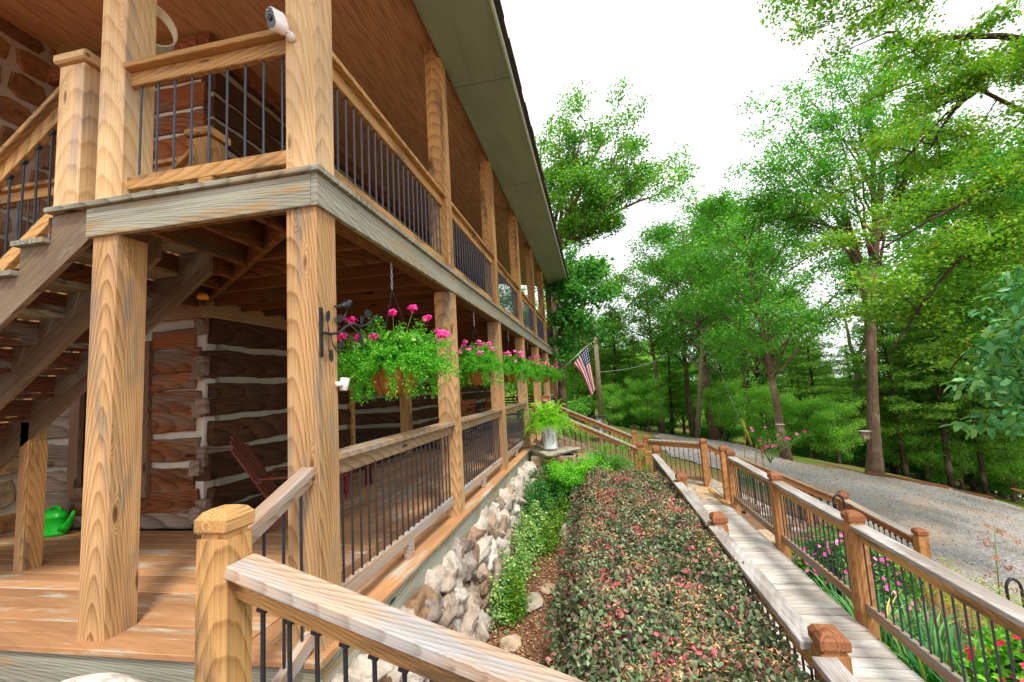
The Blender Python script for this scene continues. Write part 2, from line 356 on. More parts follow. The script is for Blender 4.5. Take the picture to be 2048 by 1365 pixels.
# rim boards
m = MB()
for a, b in ((-.02, 5.1), (5.1, 10.3), (10.3, 16.12)): m.box((-.02, a+.001, 2.5), (.022, b-.001, 2.698), 'y')
m.box((-1.66, -.022, 2.5), (-.022, .02, 2.698), 'x'); obj('rim_board', m, M['grey_green'], cabin)
m = MB(); m.box((-.15, .03, 2.502), (-.03, 16.1, 2.69), 'y'); m.box((-1.63, .03, 2.503), (-.16, .07, 2.69), 'x'); obj('porch_beam', m, M['joist'], cabin)
# upper decking
m = MB(); y = -.05
while y < 16.1:
    x1 = .05
    x0 = -1.98 if y < 1.02 else (-5.28 if y < 2.0 else -2.75)
    m.box((x0, y, 2.7), (x1, y+.137, 2.735), 'x'); y += .142
obj('upper_deck', m, M['grey_green'], cabin)
# joists: hip diagonal plus joists either side of it, then across the side porch
m = MB(); m.beam((-.05, .05, 2.595), (-2.8, 2.02, 2.595), .05, .18)
for x in (-.45, -.85, -1.25, -1.65, -2.05, -2.45): m.box((x-.02, .07 if x > -1.6 else 1.02, 2.5), (x+.02, -x*.73-.02, 2.69), 'y')
for y in (.42, .82, 1.22, 1.62): m.box((-y/.73+.02, y-.02, 2.51), (-.15, y+.02, 2.688), 'x')
for x in (-2.9, -3.3, -3.7, -4.1, -4.5, -4.9): m.box((x-.02, 1.02, 2.5), (x+.02, 2.02, 2.69), 'y')
m.box((-5.28, .98, 2.5), (-1.66, 1.02, 2.69), 'x')
y = 2.1
while y < 16: m.box((-2.78, y, 2.505), (-.151, y+.04, 2.689), 'x'); y += .4
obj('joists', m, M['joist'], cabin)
m = MB(); m.box((-2.8, 2.0, 2.37), (-2.75, 16, 2.57), 'y'); m.box((-5.28, 2.02, 2.37), (-2.805, 2.068, 2.59), 'x'); obj('ledger_board', m, M['brown_rail'], cabin)
# lower deck: boards along x at the front, along y down the side
m = MB(); y = -.08
for k in range(15):
    x1 = .045 if k < 1 else -.52; m.box((-6.4, y, -.035), (x1, y+.137, 0 if k else .001), 'x'); y += .1405
yy = .0605; x = .045-.137
for k in range(20):
    m.box((x, yy if x > -.6 else 2.03, -.034), (x+.1365, 16.1, -.001), 'y'); x -= .1395
obj('lower_deck', m, M['deck'], cabin)
m = MB(); m.box((-6.4, -.06, -.24), (.018, -.02, -.036), 'x'); m.box((-.02, -.019, -.24), (.02, 7.9, -.036), 'y'); m.box((-.02, 7.901, -.24), (.02, 16.1, -.036), 'y')
obj('deck_fascia', m, M['grey_green'], cabin)

def railing(p0, p1, zc, zb, sub=.1, caph=.04, capw=.15, mat='rail_honey', nb=21, parent=cabin, block=True, name='railing', lmat=None, zb_h=.09, base=0.):
    """level balustrade between two posts: bottom rail mesh with handrail and rods as children"""
    p0 = np.array([*p0, 0.]); p1 = np.array([*p1, 0.]); d = norm(p1-p0); z = np.array([0, 0, 1.])
    m = MB(); m.beam(p0+z*(zb+zb_h/2), p1+z*(zb+zb_h/2), .045, zb_h)
    if block:
        c = (p0+p1)/2; m.beam(c-d*.05+z*(zb+base)/2, c+d*.05+z*(zb+base)/2, .05, zb-base-.004)
    r = obj(name, m, M[lmat or mat], parent)
    m = MB(); m.beam(p0+z*(zc-caph/2), p1+z*(zc-caph/2), capw, caph); m.beam(p0+z*(zc-caph-sub/2-.001), p1+z*(zc-caph-sub/2-.001), .045, sub)
    obj('handrail', m, M[mat], r)
    L = np.linalg.norm(p1-p0); b0 = None
    for k in range(nb):
        q = p0+d*L*(k+.5)/nb
        if b0 is None:
            mm = MB(); mm.tube([q+z*(zb+zb_h-.002), q+z*(zc-caph-sub+.004)], .0075, 6); b0 = obj('baluster', mm, M['steel'], r); q0 = q
        else:
            c = b0.copy(); COL.objects.link(c); c.location = Vector(q-q0)
    return r
for i in range(6):
    a, b = YP[i]+.2, YP[i+1]
    railing((-.075, a), (-.075, b), 3.66, 2.80, mat='rail_honey', nb=21, block=False)
    if i != 3: railing((-.085, a), (-.085, b), 1.02, .12, mat='brown_rail', nb=21, lmat='grey_rail')
railing((-1.42, .06), (-.2, .06), 3.70, 2.82, mat='rail_honey', nb=9, block=True, base=2.74)
# small skirting blocks under upper rail
# ceiling, soffit and roof
def ceil_z(x): return 5.60-x*.122
m = MB(); y = -1.2
V = [(0.0, -1.2, ceil_z(0)), (0.0, 16.3, ceil_z(0)), (-7.5, 16.3, ceil_z(-7.5)), (-7.5, -1.2, ceil_z(-7.5))]
V += [(a, b, c+.04) for a, b, c in V]; Fc = [(0, 1, 2, 3), (7, 6, 5, 4), (0, 4, 5, 1), (1, 5, 6, 2), (2, 6, 7, 3), (3, 7, 4, 0)]
m.add(V, Fc, [(v[1], v[0], 0) for v in V]); obj('porch_ceiling', m, M['ceiling'], cabin)
m = MB(); m.box((-.04, -1.2, 5.40), (0.0, 16.3, 5.60), 'y'); obj('eave_beam', m, M['cap'], cabin)
m = MB(); m.box((.002, -1.2, 5.39), (.77, 16.8, 5.41), 'y', ch=.001)
m.box((.002, 16.3, 5.411), (.02, 16.8, 5.60), 'y', ch=.001); obj('soffit', m, M['soffit'], cabin)
m = MB(); m.box((.771, -1.2, 5.37), (.80, 16.82, 5.47), 'y', ch=.002); obj('eave_trim', m, M['eave_trim'], cabin)
m = MB()
V = [(.84, -1.3, 5.475), (.84, 16.9, 5.475), (-7.5, 16.9, 7.0), (-7.5, -1.3, 7.0)]; V += [(a, b, c+.06) for a, b, c in V]
m.add(V, Fc)
y = -1.2
while y < 16.8: m.box((.80, y, 5.45), (.865+random.uniform(-.01, .012), y+.30, 5.49+random.uniform(0, .015)), 'y'); y += .31
obj('roof', m, M['shingle'], cabin)
m = MB(); V = [(-7.5, -1.3, -.3), (-7.5, 16.9, -.3), (-7.5, 16.9, 7), (-7.5, -1.3, 7)]; V += [(a-.2, b, c) for a, b, c in V]; m.add(V, Fc); 
# ---- log walls
def logs_x(x0, x1, y, z0, z1, pitch, lh, mat, name='log_wall', face=-1, stag=.0):
    m = MB(); c = MB(); z = z0; k = 0
    while z < z1-.05:
        h = lh*random.uniform(.9, 1.12); h = min(h, z1-z)
        m.log((x0, y+.1*(-face), z+h/2), (x1, y+.1*(-face), z+h/2+random.uniform(-.01, .01)), .2+random.uniform(0, .03), h)
        z += h+(pitch-lh)*random.uniform(.6, 1.4); k += 1
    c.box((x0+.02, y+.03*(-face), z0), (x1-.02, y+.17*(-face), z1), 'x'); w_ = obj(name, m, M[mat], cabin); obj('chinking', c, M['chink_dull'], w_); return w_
def logs_y(y0, y1, x, z0, z1, pitch, lh, mat, name='log_wall'):
    m = MB(); c = MB(); z = z0
    while z < z1-.05:
        h = lh*random.uniform(.9, 1.12); h = min(h, z1-z)
        m.log((x-.1, y0, z+h/2), (x-.1, y1, z+h/2+random.uniform(-.015, .015)), .2+random.uniform(0, .02), h)
        z += h+(pitch-lh)*random.uniform(.7, 1.3)
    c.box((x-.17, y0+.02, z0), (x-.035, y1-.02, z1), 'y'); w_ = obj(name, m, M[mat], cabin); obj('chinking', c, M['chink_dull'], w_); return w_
# front wall of the near pen: window between x=-4.65 and -3.55
lo = MB(); ck = MB(); gy = MB(); ENDS = []
rows = [(.02, .14), (.17, .40), (.42, .66), (.75, .98), (1.09, 1.30), (1.33, 1.53), (1.56, 1.74), (1.77, 2.02), (2.05, 2.26)]
for k, (a, b) in enumerate(rows):
    a -= .014; b += .014; mm = gy if k in (0,) else lo
    xe = -2.97+.06*(k % 2)
    for s0, s1 in (((-3.54, xe),) if .38 < a < 2.06 else ((-4.66, xe),)):
        mm.log((s0, 2.17, (a+b)/2), (s1, 2.17, (a+b)/2+random.uniform(-.012, .012)), .21+.03*random.random(), b-a)
    gy.log((-5.28, 2.17, (a+b)/2), (-4.68, 2.17, (a+b)/2), .2+.03*random.random(), (b-a)*.95)
    e0, e1 = (a-.06, (a+b)/2+.02) if k % 2 else (b-.09, b+.09)
    eb = MB(); eb.log((xe+.062, 2.03+random.uniform(-.02, .02), (e0+e1)/2), (xe+.062, 2.40, (e0+e1)/2), .12+random.uniform(-.01, .01), e1-e0, .007, 6); ENDS.append(eb)
ck.box((-5.27, 2.10, 0), (-2.86, 2.24, 2.69), 'x')
fw = obj('front_log_wall', lo, M['log'], cabin); obj('grey_log', gy, M['log_grey'], fw); [obj('log_end', eb, M['log_grey'], fw) for eb in ENDS]; obj('chinking', ck, M['chink'], fw)
# side wall of the near pen
rows = [(.0, .16), (.22, .42), (.53, .80), (.90, 1.16), (1.25, 1.42), (1.44, 1.60), (1.70, 1.98), (2.08, 2.38)]
m = MB(); c = MB()
for k, (a, b) in enumerate(rows):
    a -= .012; b += .012; m.log((-2.86, 2.085+.05*(k % 2), (a+b)/2), (-2.86, 5.0, (a+b)/2+random.uniform(-.015, .015)), .2+.02*random.random(), b-a)
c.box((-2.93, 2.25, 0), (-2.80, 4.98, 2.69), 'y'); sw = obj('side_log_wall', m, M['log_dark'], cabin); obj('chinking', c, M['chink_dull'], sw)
for a_, b_ in (((-2.98, 5.0, 0), (-2.72, 5.1, 2.4)), ((-2.98, 7.52, 0), (-2.72, 7.62, 2.4)), ((-7.3, 5.02, 0), (-7.2, 5.12, 2.4))): m = MB(); m.box(a_, b_, 'z'); obj('corner_board', m, M['rail_honey'], cabin)
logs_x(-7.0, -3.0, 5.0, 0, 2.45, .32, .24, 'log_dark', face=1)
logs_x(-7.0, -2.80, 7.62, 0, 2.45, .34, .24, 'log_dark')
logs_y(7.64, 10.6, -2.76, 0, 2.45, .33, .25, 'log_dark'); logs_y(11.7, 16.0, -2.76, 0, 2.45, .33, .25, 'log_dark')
m = MB(); m.box((-2.9, 10.6, 0), (-2.74, 10.7, 2.2), 'z'); m.box((-2.9, 11.6, 0), (-2.74, 11.7, 2.2), 'z'); m.box((-2.9, 10.7, 2.1), (-2.74, 11.6, 2.2), 'y'); d_ = obj('door_frame', m, M['rail_honey'], cabin)
m = MB(); m.box((-2.86, 10.7, 0), (-2.82, 11.6, 2.1), 'z'); obj('door_leaf', m, M['red_trim'], d_)
# floor of the breezeway, far rail and posts
m = MB(); x = -2.9
while x > -8.2: m.box((x-.137, 2.3 if x > -7 else 5.1, -.034), (x, 7.6, -.003), 'y'); x -= .14
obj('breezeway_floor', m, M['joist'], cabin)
for y in (5.2, 7.4):
    m = MB(); m.box((-8.2, y, 0), (-8.02, y+.18, 2.5), 'z'); obj('porch_post', m, M['ramp_post'], cabin)
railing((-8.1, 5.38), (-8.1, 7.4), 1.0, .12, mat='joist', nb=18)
# upper log walls
m = MB(); c = MB(); z = 2.8; k = 0
while z < ceil_z(-2.8)-.32:
    h = random.uniform(.25, .31); m.log((-4.0, 2.17, z+h/2), (-2.9, 2.17, z+h/2), .21, h); z += h+.05; k += 1
c.box((-4.0, 2.1, 2.75), (-2.95, 2.24, 5.9), 'x')
m.box((-5.28, 2.09, 2.75), (-4.0, 2.25, 6.1), 'x')
o_ = obj('upper_front_wall', m, M['log'], cabin); obj('chinking', c, M['chink'], o_)
m = MB(); m.box((-4.0, 2.02, 2.75), (-3.86, 2.085, 5.1), 'z'); m.box((-3.78, 2.03, 2.75), (-3.66, 2.08, 5.1), 'z'); obj('red_door_frame', m, M['red_trim'], cabin)
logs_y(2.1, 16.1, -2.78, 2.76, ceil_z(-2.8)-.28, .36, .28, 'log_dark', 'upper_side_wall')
m = MB(); m.box((-2.95, 2.0, ceil_z(-2.8)-.27), (-2.77, 16.1, ceil_z(-2.8)-.02), 'y'); m.box((-5.28, 2.0, ceil_z(-3)-.24), (-2.96, 2.1, ceil_z(-3)-.04), 'x'); obj('wall_plate', m, M['cap'], cabin)
# window in the front wall
m = MB(); m.box((-3.69, 2.02, .36), (-3.55, 2.08, 2.15), 'z'); m.box((-4.67, 2.02, .36), (-4.53, 2.08, 2.15), 'z'); m.box((-4.53, 2.022, .36), (-3.69, 2.078, .48), 'x'); m.box((-4.53, 2.022, 2.03), (-3.69, 2.078, 2.15), 'x')
wf = obj('window_frame', m, M['trim'], cabin); m = MB(); m.box((-4.54, 2.075, .47), (-3.68, 2.09, 2.04), 'x', ch=.001); obj('window_pane', m, M['window'], wf)

# ---- coursed fieldstone faces made of separate rounded stones
def stone_face(origin, ax, ay, Lx, Ly, cell, depth, mat, mortar, parent, name, jit=.28, gap=.018, seed=1, back=True, rows_h=None):
    r = random.Random(seed); m = MB(); y = 0; nn = np.cross(ax, ay)
    while y < Ly-.02:
        h = min(cell*r.uniform(.65, 1.25), Ly-y); x = -r.random()*cell
        while x < Lx:
            wd = cell*r.uniform(.8, 2.0)
            a0, a1 = max(x, 0)+gap/2, min(x+wd, Lx)-gap/2
            if a1-a0 > .05:
                cx, cy2 = (a0+a1)/2, y+h/2; rx, ry = (a1-a0)/2, h/2-gap/2; n = r.choice((7, 8, 9, 10)); P = []
                ph = r.random()
                for k in range(n):
                    t = 2*math.pi*(k+ph)/n; c_, s_ = math.cos(t), math.sin(t); e = .55
                    px_ = math.copysign(abs(c_)**e, c_)*rx*r.uniform(1-jit*.6, 1.03); py_ = math.copysign(abs(s_)**e, s_)*ry*r.uniform(1-jit*.6, 1.03)
                    P.append((cx+px_, cy2+py_))
                m.prism(P, origin, ax, ay, depth*r.uniform(.6, 1.3), rn=r.random(), inset=.018)
            x += wd
        y += h
    o = obj(name, m, mat, parent)
    if back:
        b = MB(); o0 = np.asarray(origin, float); ax = np.asarray(ax, float); ay = np.asarray(ay, float)
        V = [o0, o0+ax*Lx, o0+ax*Lx+ay*Ly, o0+ay*Ly]; V = [v+nn*.008 for v in V]+[v-nn*.25 for v in V]
        b.add(V, [(0, 1, 2, 3), (7, 6, 5, 4), (0, 4, 5, 1), (1, 5, 6, 2), (2, 6, 7, 3), (3, 7, 4, 0)]); obj('mortar', b, mortar, o)
    return o
# stone wing at the left: face towards +x
stone_face((-5.3, 1.06, 0), (0, 1, 0), (0, 0, 1), 1.05, 6.3, .34, .035, M['rock_brown'], M['mortar'], cabin, 'stone_wing', seed=4)
stone_face((-8.0, 1.06, 0), (1, 0, 0), (0, 0, 1), 2.7, 6.3, .34, .035, M['rock_brown'], M['mortar'], cabin, 'stone_wing', seed=5)
# yellow bulb on a joist
m = MB(); m.lathe([(.0, 0), (.05, .01), (.055, .04), (.03, .07)], (-2.35, 1.55, 2.44), 12); obj('porch_bulb', m, plain('amber glass', g(240,170,60), .3), cabin, True)

# ------------------------------------------------------------------ outside stair to the upper porch
st = thing('outdoor_staircase', (-3.6, .5, 0), 'weathered timber staircase rising from the lower porch to the upper porch', 'staircase')
RISE, RUN = .197, .26
for yy, mt in ((.0, 'stringer'), (.46, 'stringer'), (.93, 'stringer')):
    P = [(-1.66, 2.50), (-1.66, 2.695)]; z = 2.735; x = -1.98
    P.append((x, 2.695))
    for k in range(1, 14):
        zt = 2.735-RISE*k-.037
        if zt < 0: break
        P.append((x, zt)); x -= RUN; P.append((x, zt))
    P.append((x, .0)); P.append((x+.22, 0.0))
    m = MB(); m.prism(P[::-1], (0, yy+.04, 0), (1, 0, 0), (0, 0, 1), .04)
    # grain follows the slope
    m.gc[-1] = np.array([((v[0]*.8+v[2]*.6), (-v[0]*.6+v[2]*.8)*.6, v[1]+.1) for v in m.v[-1]])
    obj('stringer', m, M[mt], st)
for k in range(1, 13):
    zt = 2.735-RISE*k; x0 = -1.98-RUN*k; m = MB()
    m.box((x0-.02, -.045, zt-.035), (x0+.118, 1.0, zt), 'y'); m.box((x0+.13, -.045, zt-.035), (x0+RUN-.006, 1.0, zt), 'y'); obj('tread', m, M['tread_red'] if k > 3 else M['grey_green'], st)
    m = MB(); m.box((x0+RUN-.022, -.005 if k < 2 else .045, zt+.004), (x0+RUN, .975, zt+RISE-.05), 'y'); obj('riser', m, M['tread_red'], st)
m = MB(); m.box((-3.65, .93, 0), (-3.55, 1.07, 1.30), 'z'); obj('support_post', m, M['post'], st)
m = MB(); m.box((-3.548, .94, 0), (-3.525, 1.068, 1.12), 'z'); obj('support_post', m, M['rail_honey'], st)
m = MB(); m.box((-1.98, 0, 2.735), (-1.77, .2, 3.78), 'z'); np1 = obj('newel_post', m, M['post_pale'], st)
m = MB(); m.box((-2.005, -.025, 3.80), (-1.745, .225, 3.87), 'x', ch=.012); m.box((-1.96, .02, 3.78), (-1.79, .18, 3.80), 'x'); obj('post_cap', m, M['post_pale'], np1)
m = MB(); m.box((-1.86, .9, 2.735), (-1.66, 1.1, 3.74), 'z'); np1 = obj('newel_post', m, M['rail_honey'], st)
m = MB(); m.box((-1.885, .875, 3.76), (-1.635, 1.125, 3.83), 'x', ch=.012); m.box((-1.84, .92, 3.74), (-1.68, 1.08, 3.76), 'x'); obj('post_cap', m, M['rail_honey'], np1)
def sloped_rail(par, xa, za, xb, zb_, y, capw=.14, drop_sub=.1, bot=.80, mat='rail_honey', nb=10, shoe=True, name='handrail', axis='x', rad=.0085, x_at=None, caph=.04, capmat=None, ends=(.5, .5)):
    """sloping balustrade in a vertical plane; (xa,za) to (xb,zb_) is the top of the cap"""
    def P(t, z): return np.array([t, y, z]) if axis == 'x' else np.array([y, t, z])
    sl = (zb_-za)/(xb-xa); n_ = math.hypot(1, sl); m = MB()
    m.beam(P(xa, za-caph/2*n_), P(xb, zb_-caph/2*n_), capw, caph); r = obj(name, m, M[capmat or mat], par)
    m = MB(); o1 = (caph+drop_sub/2)*n_+.002; m.beam(P(xa, za-o1), P(xb, zb_-o1), .045, drop_sub); obj('sub_rail', m, M[mat], r)
    o2 = bot+.045*n_; m = MB(); m.beam(P(xa, za-o2), P(xb, zb_-o2), .045, .09); obj('bottom_rail', m, M[capmat or mat], r)
    b0 = None
    for k in range(nb):
        t = xa+(xb-xa)*(k+ends[0])/(nb-1+ends[0]+ends[1]); z = za+sl*(t-xa); zt = z-(caph+drop_sub)*n_; zl = z-bot
        if b0 is None:
            m = MB(); m.tube([P(t, zl), P(t, zt)], rad, 6)
            if shoe:
                for q in (zt-.012, zl+.012): m.beam(P(t, q)-P(.018, sl*.018)+P(0, 0)*0+(P(0, 0)-P(0, 0)), P(t, q)+P(.018, sl*.018)-P(0, 0), .026, .024, ch=.004) if False else m.beam(P(t-.018, q-sl*.018), P(t+.018, q+sl*.018), .028, .026, ch=.004)
            b0 = obj('baluster', m, M['iron' if shoe else 'steel'], r); t0, z0_ = t, z
        else:
            c = b0.copy(); COL.objects.link(c); d = P(t, z)-P(t0, z0_); c.location = Vector(d)
    return r
sloped_rail(st, -5.2, 3.70-.757*3.2, -1.985, 3.71, .1, nb=26)
sloped_rail(st, -5.2, 3.70-.757*3.3, -1.86, 3.70, 1.0, nb=26)
g2 = MB(); 
railing((-5.25, 1.12), (-1.87, 1.12), 3.70, 2.84, mat='rail_honey', nb=26, parent=cabin, block=False)
# ------------------------------------------------------------------ capped newel post (6x6 with chamfered cap)
def newel(par, cx, cy, z0, ztop, s=.14, mat='ramp_post', capmat='cap', name='newel_post'):
    h = s/2; m = MB(); m.box((cx-h, cy-h, z0), (cx+h, cy+h, ztop-.115), 'z', ch=.006)
    m.box((cx-h*.82, cy-h*.82, ztop-.116), (cx+h*.82, cy+h*.82, ztop-.09), 'z')
    p = obj(name, m, M[mat], par)
    m = MB(); a = h*1.06; b = h*.8; t = ztop; c_ = h*.35
    prof = [(a*.90, t-.092), (a, t-.082), (a, t-.036), (b*.98, t-.009), (b*.6, t)]
    V = [(cx+sx*r, cy+sy*r, z) for r, z in prof for sx, sy in ((-1, -1), (1, -1), (1, 1), (-1, 1))]; n = len(prof)
    Fs = [(i*4+k, i*4+(k+1) % 4, (i+1)*4+(k+1) % 4, (i+1)*4+k) for i in range(n-1) for k in range(4)]+[(3, 2, 1, 0), tuple(range(n*4-4, n*4))]
    off = random.random()*9
    m.add(V, Fs, [(v[1]-cy+off, v[0]-cx+.02, (v[2]-t)+.06) for v in V]); obj('post_cap', m, M[capmat], p); return p

# ------------------------------------------------------------------ near stair rail in front of the corner post
fr = thing('entry_stair_rail', (-.02, -.62, -1.2), 'bleached timber stair handrail with capped newel in front of the corner porch post', 'handrail')
newel(fr, -.02, -.62, -1.25, .93, .145, 'rail_honey', 'rail_honey')
sloped_rail(fr, .05, .72, 3.0, .72-.32*2.95, -.62, capw=.15, caph=.05, drop_sub=.09, bot=.86, mat='rail_honey', capmat='grey_rail', nb=24, rad=.009, ends=(.9, .5))
sloped_rail(fr, -.55, .775, -.002, .985, -.065, capw=.085, caph=.045, drop_sub=.0501, bot=.86, mat='grey_rail', nb=4, shoe=False, axis='y', rad=.008)

# ------------------------------------------------------------------ boardwalk
ZW = -1.1
bw = thing('wooden_boardwalk', (3.32, 2.5, ZW), 'silver grey timber boardwalk with red brown newels and black rod rails beside the hedge', 'boardwalk')
m = MB(); y = -2.6
while y < 6.9: m.box((2.78, y, ZW-.035), (3.89+random.uniform(-.01, .01), y+.129, ZW+random.uniform(-.003, .003)), 'x'); y += .1415
obj('deck_boards', m, M['walk'], bw)
m = MB(); m.box((2.78, -2.6, ZW-.24), (2.82, 6.9, ZW-.037), 'y'); m.box((3.84, -2.6, ZW-.24), (3.88, 6.9, ZW-.037), 'y'); obj('joist', m, M['brown_rail'], bw)
LY = [-1.55, .55, 2.76, 4.80, 7.45]; RY = [-1.45, .70, 2.78, 4.73, 6.86]
for y in LY: newel(bw, 2.70, y, ZW-.45, -.05)
for y in RY: newel(bw, 3.955, y, ZW-.5, -.05)
def lvl(x, a, b, nb): railing((x, a), (x, b), -.165, ZW+.11, sub=.09, capw=.14, caph=.04, mat='ramp_post', lmat='brown_rail', nb=nb, parent=bw, block=False)
def lvl2(x, y0, y1):
    a, b = y0+.07, y1-.07; n = int((b-a)/.105)
    r = railing((x, a), (x, b), -.165, ZW+.11, sub=.10, capw=.15, caph=.042, mat='brown_rail', lmat='brown_rail', nb=n, parent=bw, block=False, zb_h=.10)
    for ch in list(r.children):
        if ch.name.startswith('handrail'):
            bpy.data.objects.remove(ch)
    m = MB(); m.beam((x, a, -.165-.021), (x, b, -.165-.021), .125 if x < 3 else .145, .042); h = obj('handrail', m, M['walk_rail'], r)
    m = MB(); m.beam((x, a, -.165-.042-.051), (x, b, -.165-.042-.051), .045, .10); obj('sub_rail', m, M['rail_honey'], r)
for a, b in zip(LY[:-1], LY[1:]): lvl2(2.64, a, b)
for a, b in zip(RY[:-1], RY[1:]): lvl2(3.955, a, b)

# ------------------------------------------------------------------ landing and its rails, stair up to the porch
ld = thing('stone_landing', (3.3, 8.0, ZW), 'tan flagstone landing between the boardwalk and the porch stair', 'landing')
stone_face((2.35, 6.9, ZW-.03), (1, 0, 0), (0, 1, 0), 1.62, 2.6, .3, .03, M['flag'], M['mortar'], ld, 'flagstones', jit=.3, gap=.03, seed=9)
m = MB(); m.box((3.80, 6.95, ZW-.03), (3.90, 8.5, ZW+.012), 'y'); obj('edge_board', m, M['rail_honey'], ld)
lr = thing('landing_rail', (3.3, 9.5, ZW), 'red brown timber rail with black rods along the far edge of the stone landing', 'railing')
newel(lr, 2.72, 9.65, ZW-.2, -.05); newel(lr, 3.87, 8.62, ZW-.2, -.05)
def rail_between(par, p0, p1, za, zb, nb, shoe=False):
    p0 = np.array(p0, float); p1 = np.array(p1, float); z = np.array([0, 0, 1.]); m = MB()
    q0 = np.array([*p0, za]); q1 = np.array([*p1, zb]); m.beam(q0-z*.02, q1-z*.02, .14, .04); r = obj('handrail', m, M['grey_rail'], par)
    m = MB(); m.beam(q0-z*.091, q1-z*.091, .045, .1); obj('sub_rail', m, M['ramp_post'], r)
    m = MB(); m.beam(q0-z*.82, q1-z*.82, .045, .09); obj('bottom_rail', m, M['brown_rail'], r)
    b0 = None
    for k in range(nb):
        t = (k+.6)/(nb+.2); q = q0+(q1-q0)*t
        if b0 is None:
            m = MB(); m.tube([q-z*.78, q-z*.14], .0075, 6)
            if shoe: m.box(q-z*.17-(.013,)*3, q-z*.15+(.013,)*3); m.box(q-z*.77-(.013,)*3, q-z*.75+(.013,)*3)
            b0 = obj('baluster', m, M['iron'], r); qq = q
        else:
            c = b0.copy(); COL.objects.link(c); c.location = Vector(q-qq)
rail_between(lr, (2.79, 9.6), (3.82, 8.69), -.15, -.15, 11)
# porch stair
ps = thing('porch_stair', (1.2, 9.3, -.6), 'broad timber stair with two sloping handrails going up to the porch', 'staircase')
sloped_rail(ps, .05, .98, 2.36, -.12, 8.12, capw=.14, bot=.82, mat='ramp_post', capmat='grey_rail', nb=18, rad=.008)
sloped_rail(ps, .05, .98, 2.42, -.12, 10.43, capw=.14, bot=.82, mat='ramp_post', capmat='grey_rail', nb=18, rad=.008)
newel(ps, 2.43, 8.12, ZW-.2, -.02); newel(ps, 2.5, 10.43, ZW-.2, 0.0)
newel(ps, .12, 10.55, -.1, 1.1); newel(ps, 2.71, 7.72, ZW-.2, -.05)
m = MB(); m.box((2.5, 7.93, -.30), (2.64, 8.0, -.2), 'x'); obj('short_rail', m, M['ramp_post'], ps)
for k in range(1, 6):
    x0 = .05+(k-1)*.44; m = MB(); m.box((x0, 8.2, -.183*k-.04), (x0+.46, 10.35, -.183*k), 'y'); m.box((x0+.44, 8.22, -.183*(k+1)-.04), (x0+.455, 10.33, -.183*k-.041), 'y'); obj('tread', m, M['brown_rail'], ps)
for y in (8.18, 10.36):
    m = MB(); m.beam((.03, y, -.12), (2.45, y, -1.14), .04, .25); obj('stringer', m, M['brown_rail'], ps)

# ------------------------------------------------------------------ garden stair down to the drive
gs = thing('garden_stair', (5.0, 8.0, -1.6), 'stone slab garden steps with red brown rails going down to the gravel drive', 'staircase')
for k in range(7):
    x0 = 4.0+.27*k; z = -1.13-.152*k
    m = MB(); m.box((x0, 7.42, z-.055), (x0+.31, 8.5, z), 'y', ch=.01); obj('step_slab', m, M['slab'], gs)
    m = MB(); m.box((x0+.02, 7.45, z-.21), (x0+.272, 8.48, z-.056), 'y', ch=.01); obj('riser', m, M['flag'], gs)
m = MB()
for y in (8.60,): m.beam((3.9, y, -1.02), (6.0, y, -2.17), .16, .2, ch=.01)
obj('side_curb', m, M['slab'], gs)
sloped_rail(gs, 4.02, -.15, 5.93, -1.07, 7.38, capw=.14, bot=.82, mat='ramp_post', capmat='brown_rail', nb=15, rad=.008)
sloped_rail(gs, 3.95, -.15, 5.82, -1.18, 8.72, capw=.14, bot=.82, mat='ramp_post', capmat='brown_rail', nb=15, rad=.008)
newel(gs, 3.98, 7.40, ZW-.4, -.05); newel(gs, 6.0, 7.38, -2.2, -1.0); newel(gs, 5.9, 8.72, -2.3, -1.12)
newel(gs, 6.42, 8.25, -2.4, -1.17); newel(gs, 6.25, 5.75, -2.5, -1.14)
rail_between(gs, (6.01, 7.3), (6.24, 5.83), -1.1, -1.28, 13, True)
rail_between(gs, (5.96, 8.68), (6.38, 8.3), -1.22, -1.3, 4, True)

# ------------------------------------------------------------------ terrain through control points
CP = []
def cp(x, y, z): CP.append((x, y, z))
def cpx(px, py, d): p = at(px, py, d); cp(*p)
for a in ((-8, -3, -.5), (-8, 8, -.4), (-4, 4, -.4), (-1, 2, -.6), (-3, -1, -.42), (-1.2, -.6, -.5), (-4, 14, -.6), (-2, 18, -.9), (.0, 1, -1.0), (.3, 2.3, -1.22), (.3, 3.4, -1.08), (.3, 4.9, -.97), (.3, 6.6, -.75), (.9, 2.5, -1.3), (1, 4, -1.2), (1.6, 6, -1.08),
          (.4, -.6, -1.3), (1.5, 0, -1.35), (1, -2, -1.35), (2.6, -2, -1.4), (3.4, 3, -1.45), (3.4, 0, -1.5), (3.3, 7.0, -1.2), (3.3, 9.0, -1.2), (2.2, 9.2, -1.15), (1.2, 12, -1.0), (4.6, 3, -1.8), (4.5, 5, -1.75), (5.5, 5, -2.05), (4.6, 1, -1.85), (4.5, -2, -1.9), (6.5, 3, -2.3), (6.5, 0, -2.4), (6.2, 7.3, -2.08), (5, 7, -1.75),
          (4.2, 7, -1.4), (4.3, 9.2, -1.3), (5.3, 9.3, -1.75), (0, 19, -.9), (1.5, 18.3, -1.3), (10, 0, -3.2), (15, 3, -4.5), (8, -6, -3.3), (0, -8, -1.6), (-8, 25, -.6)): cp(*a)
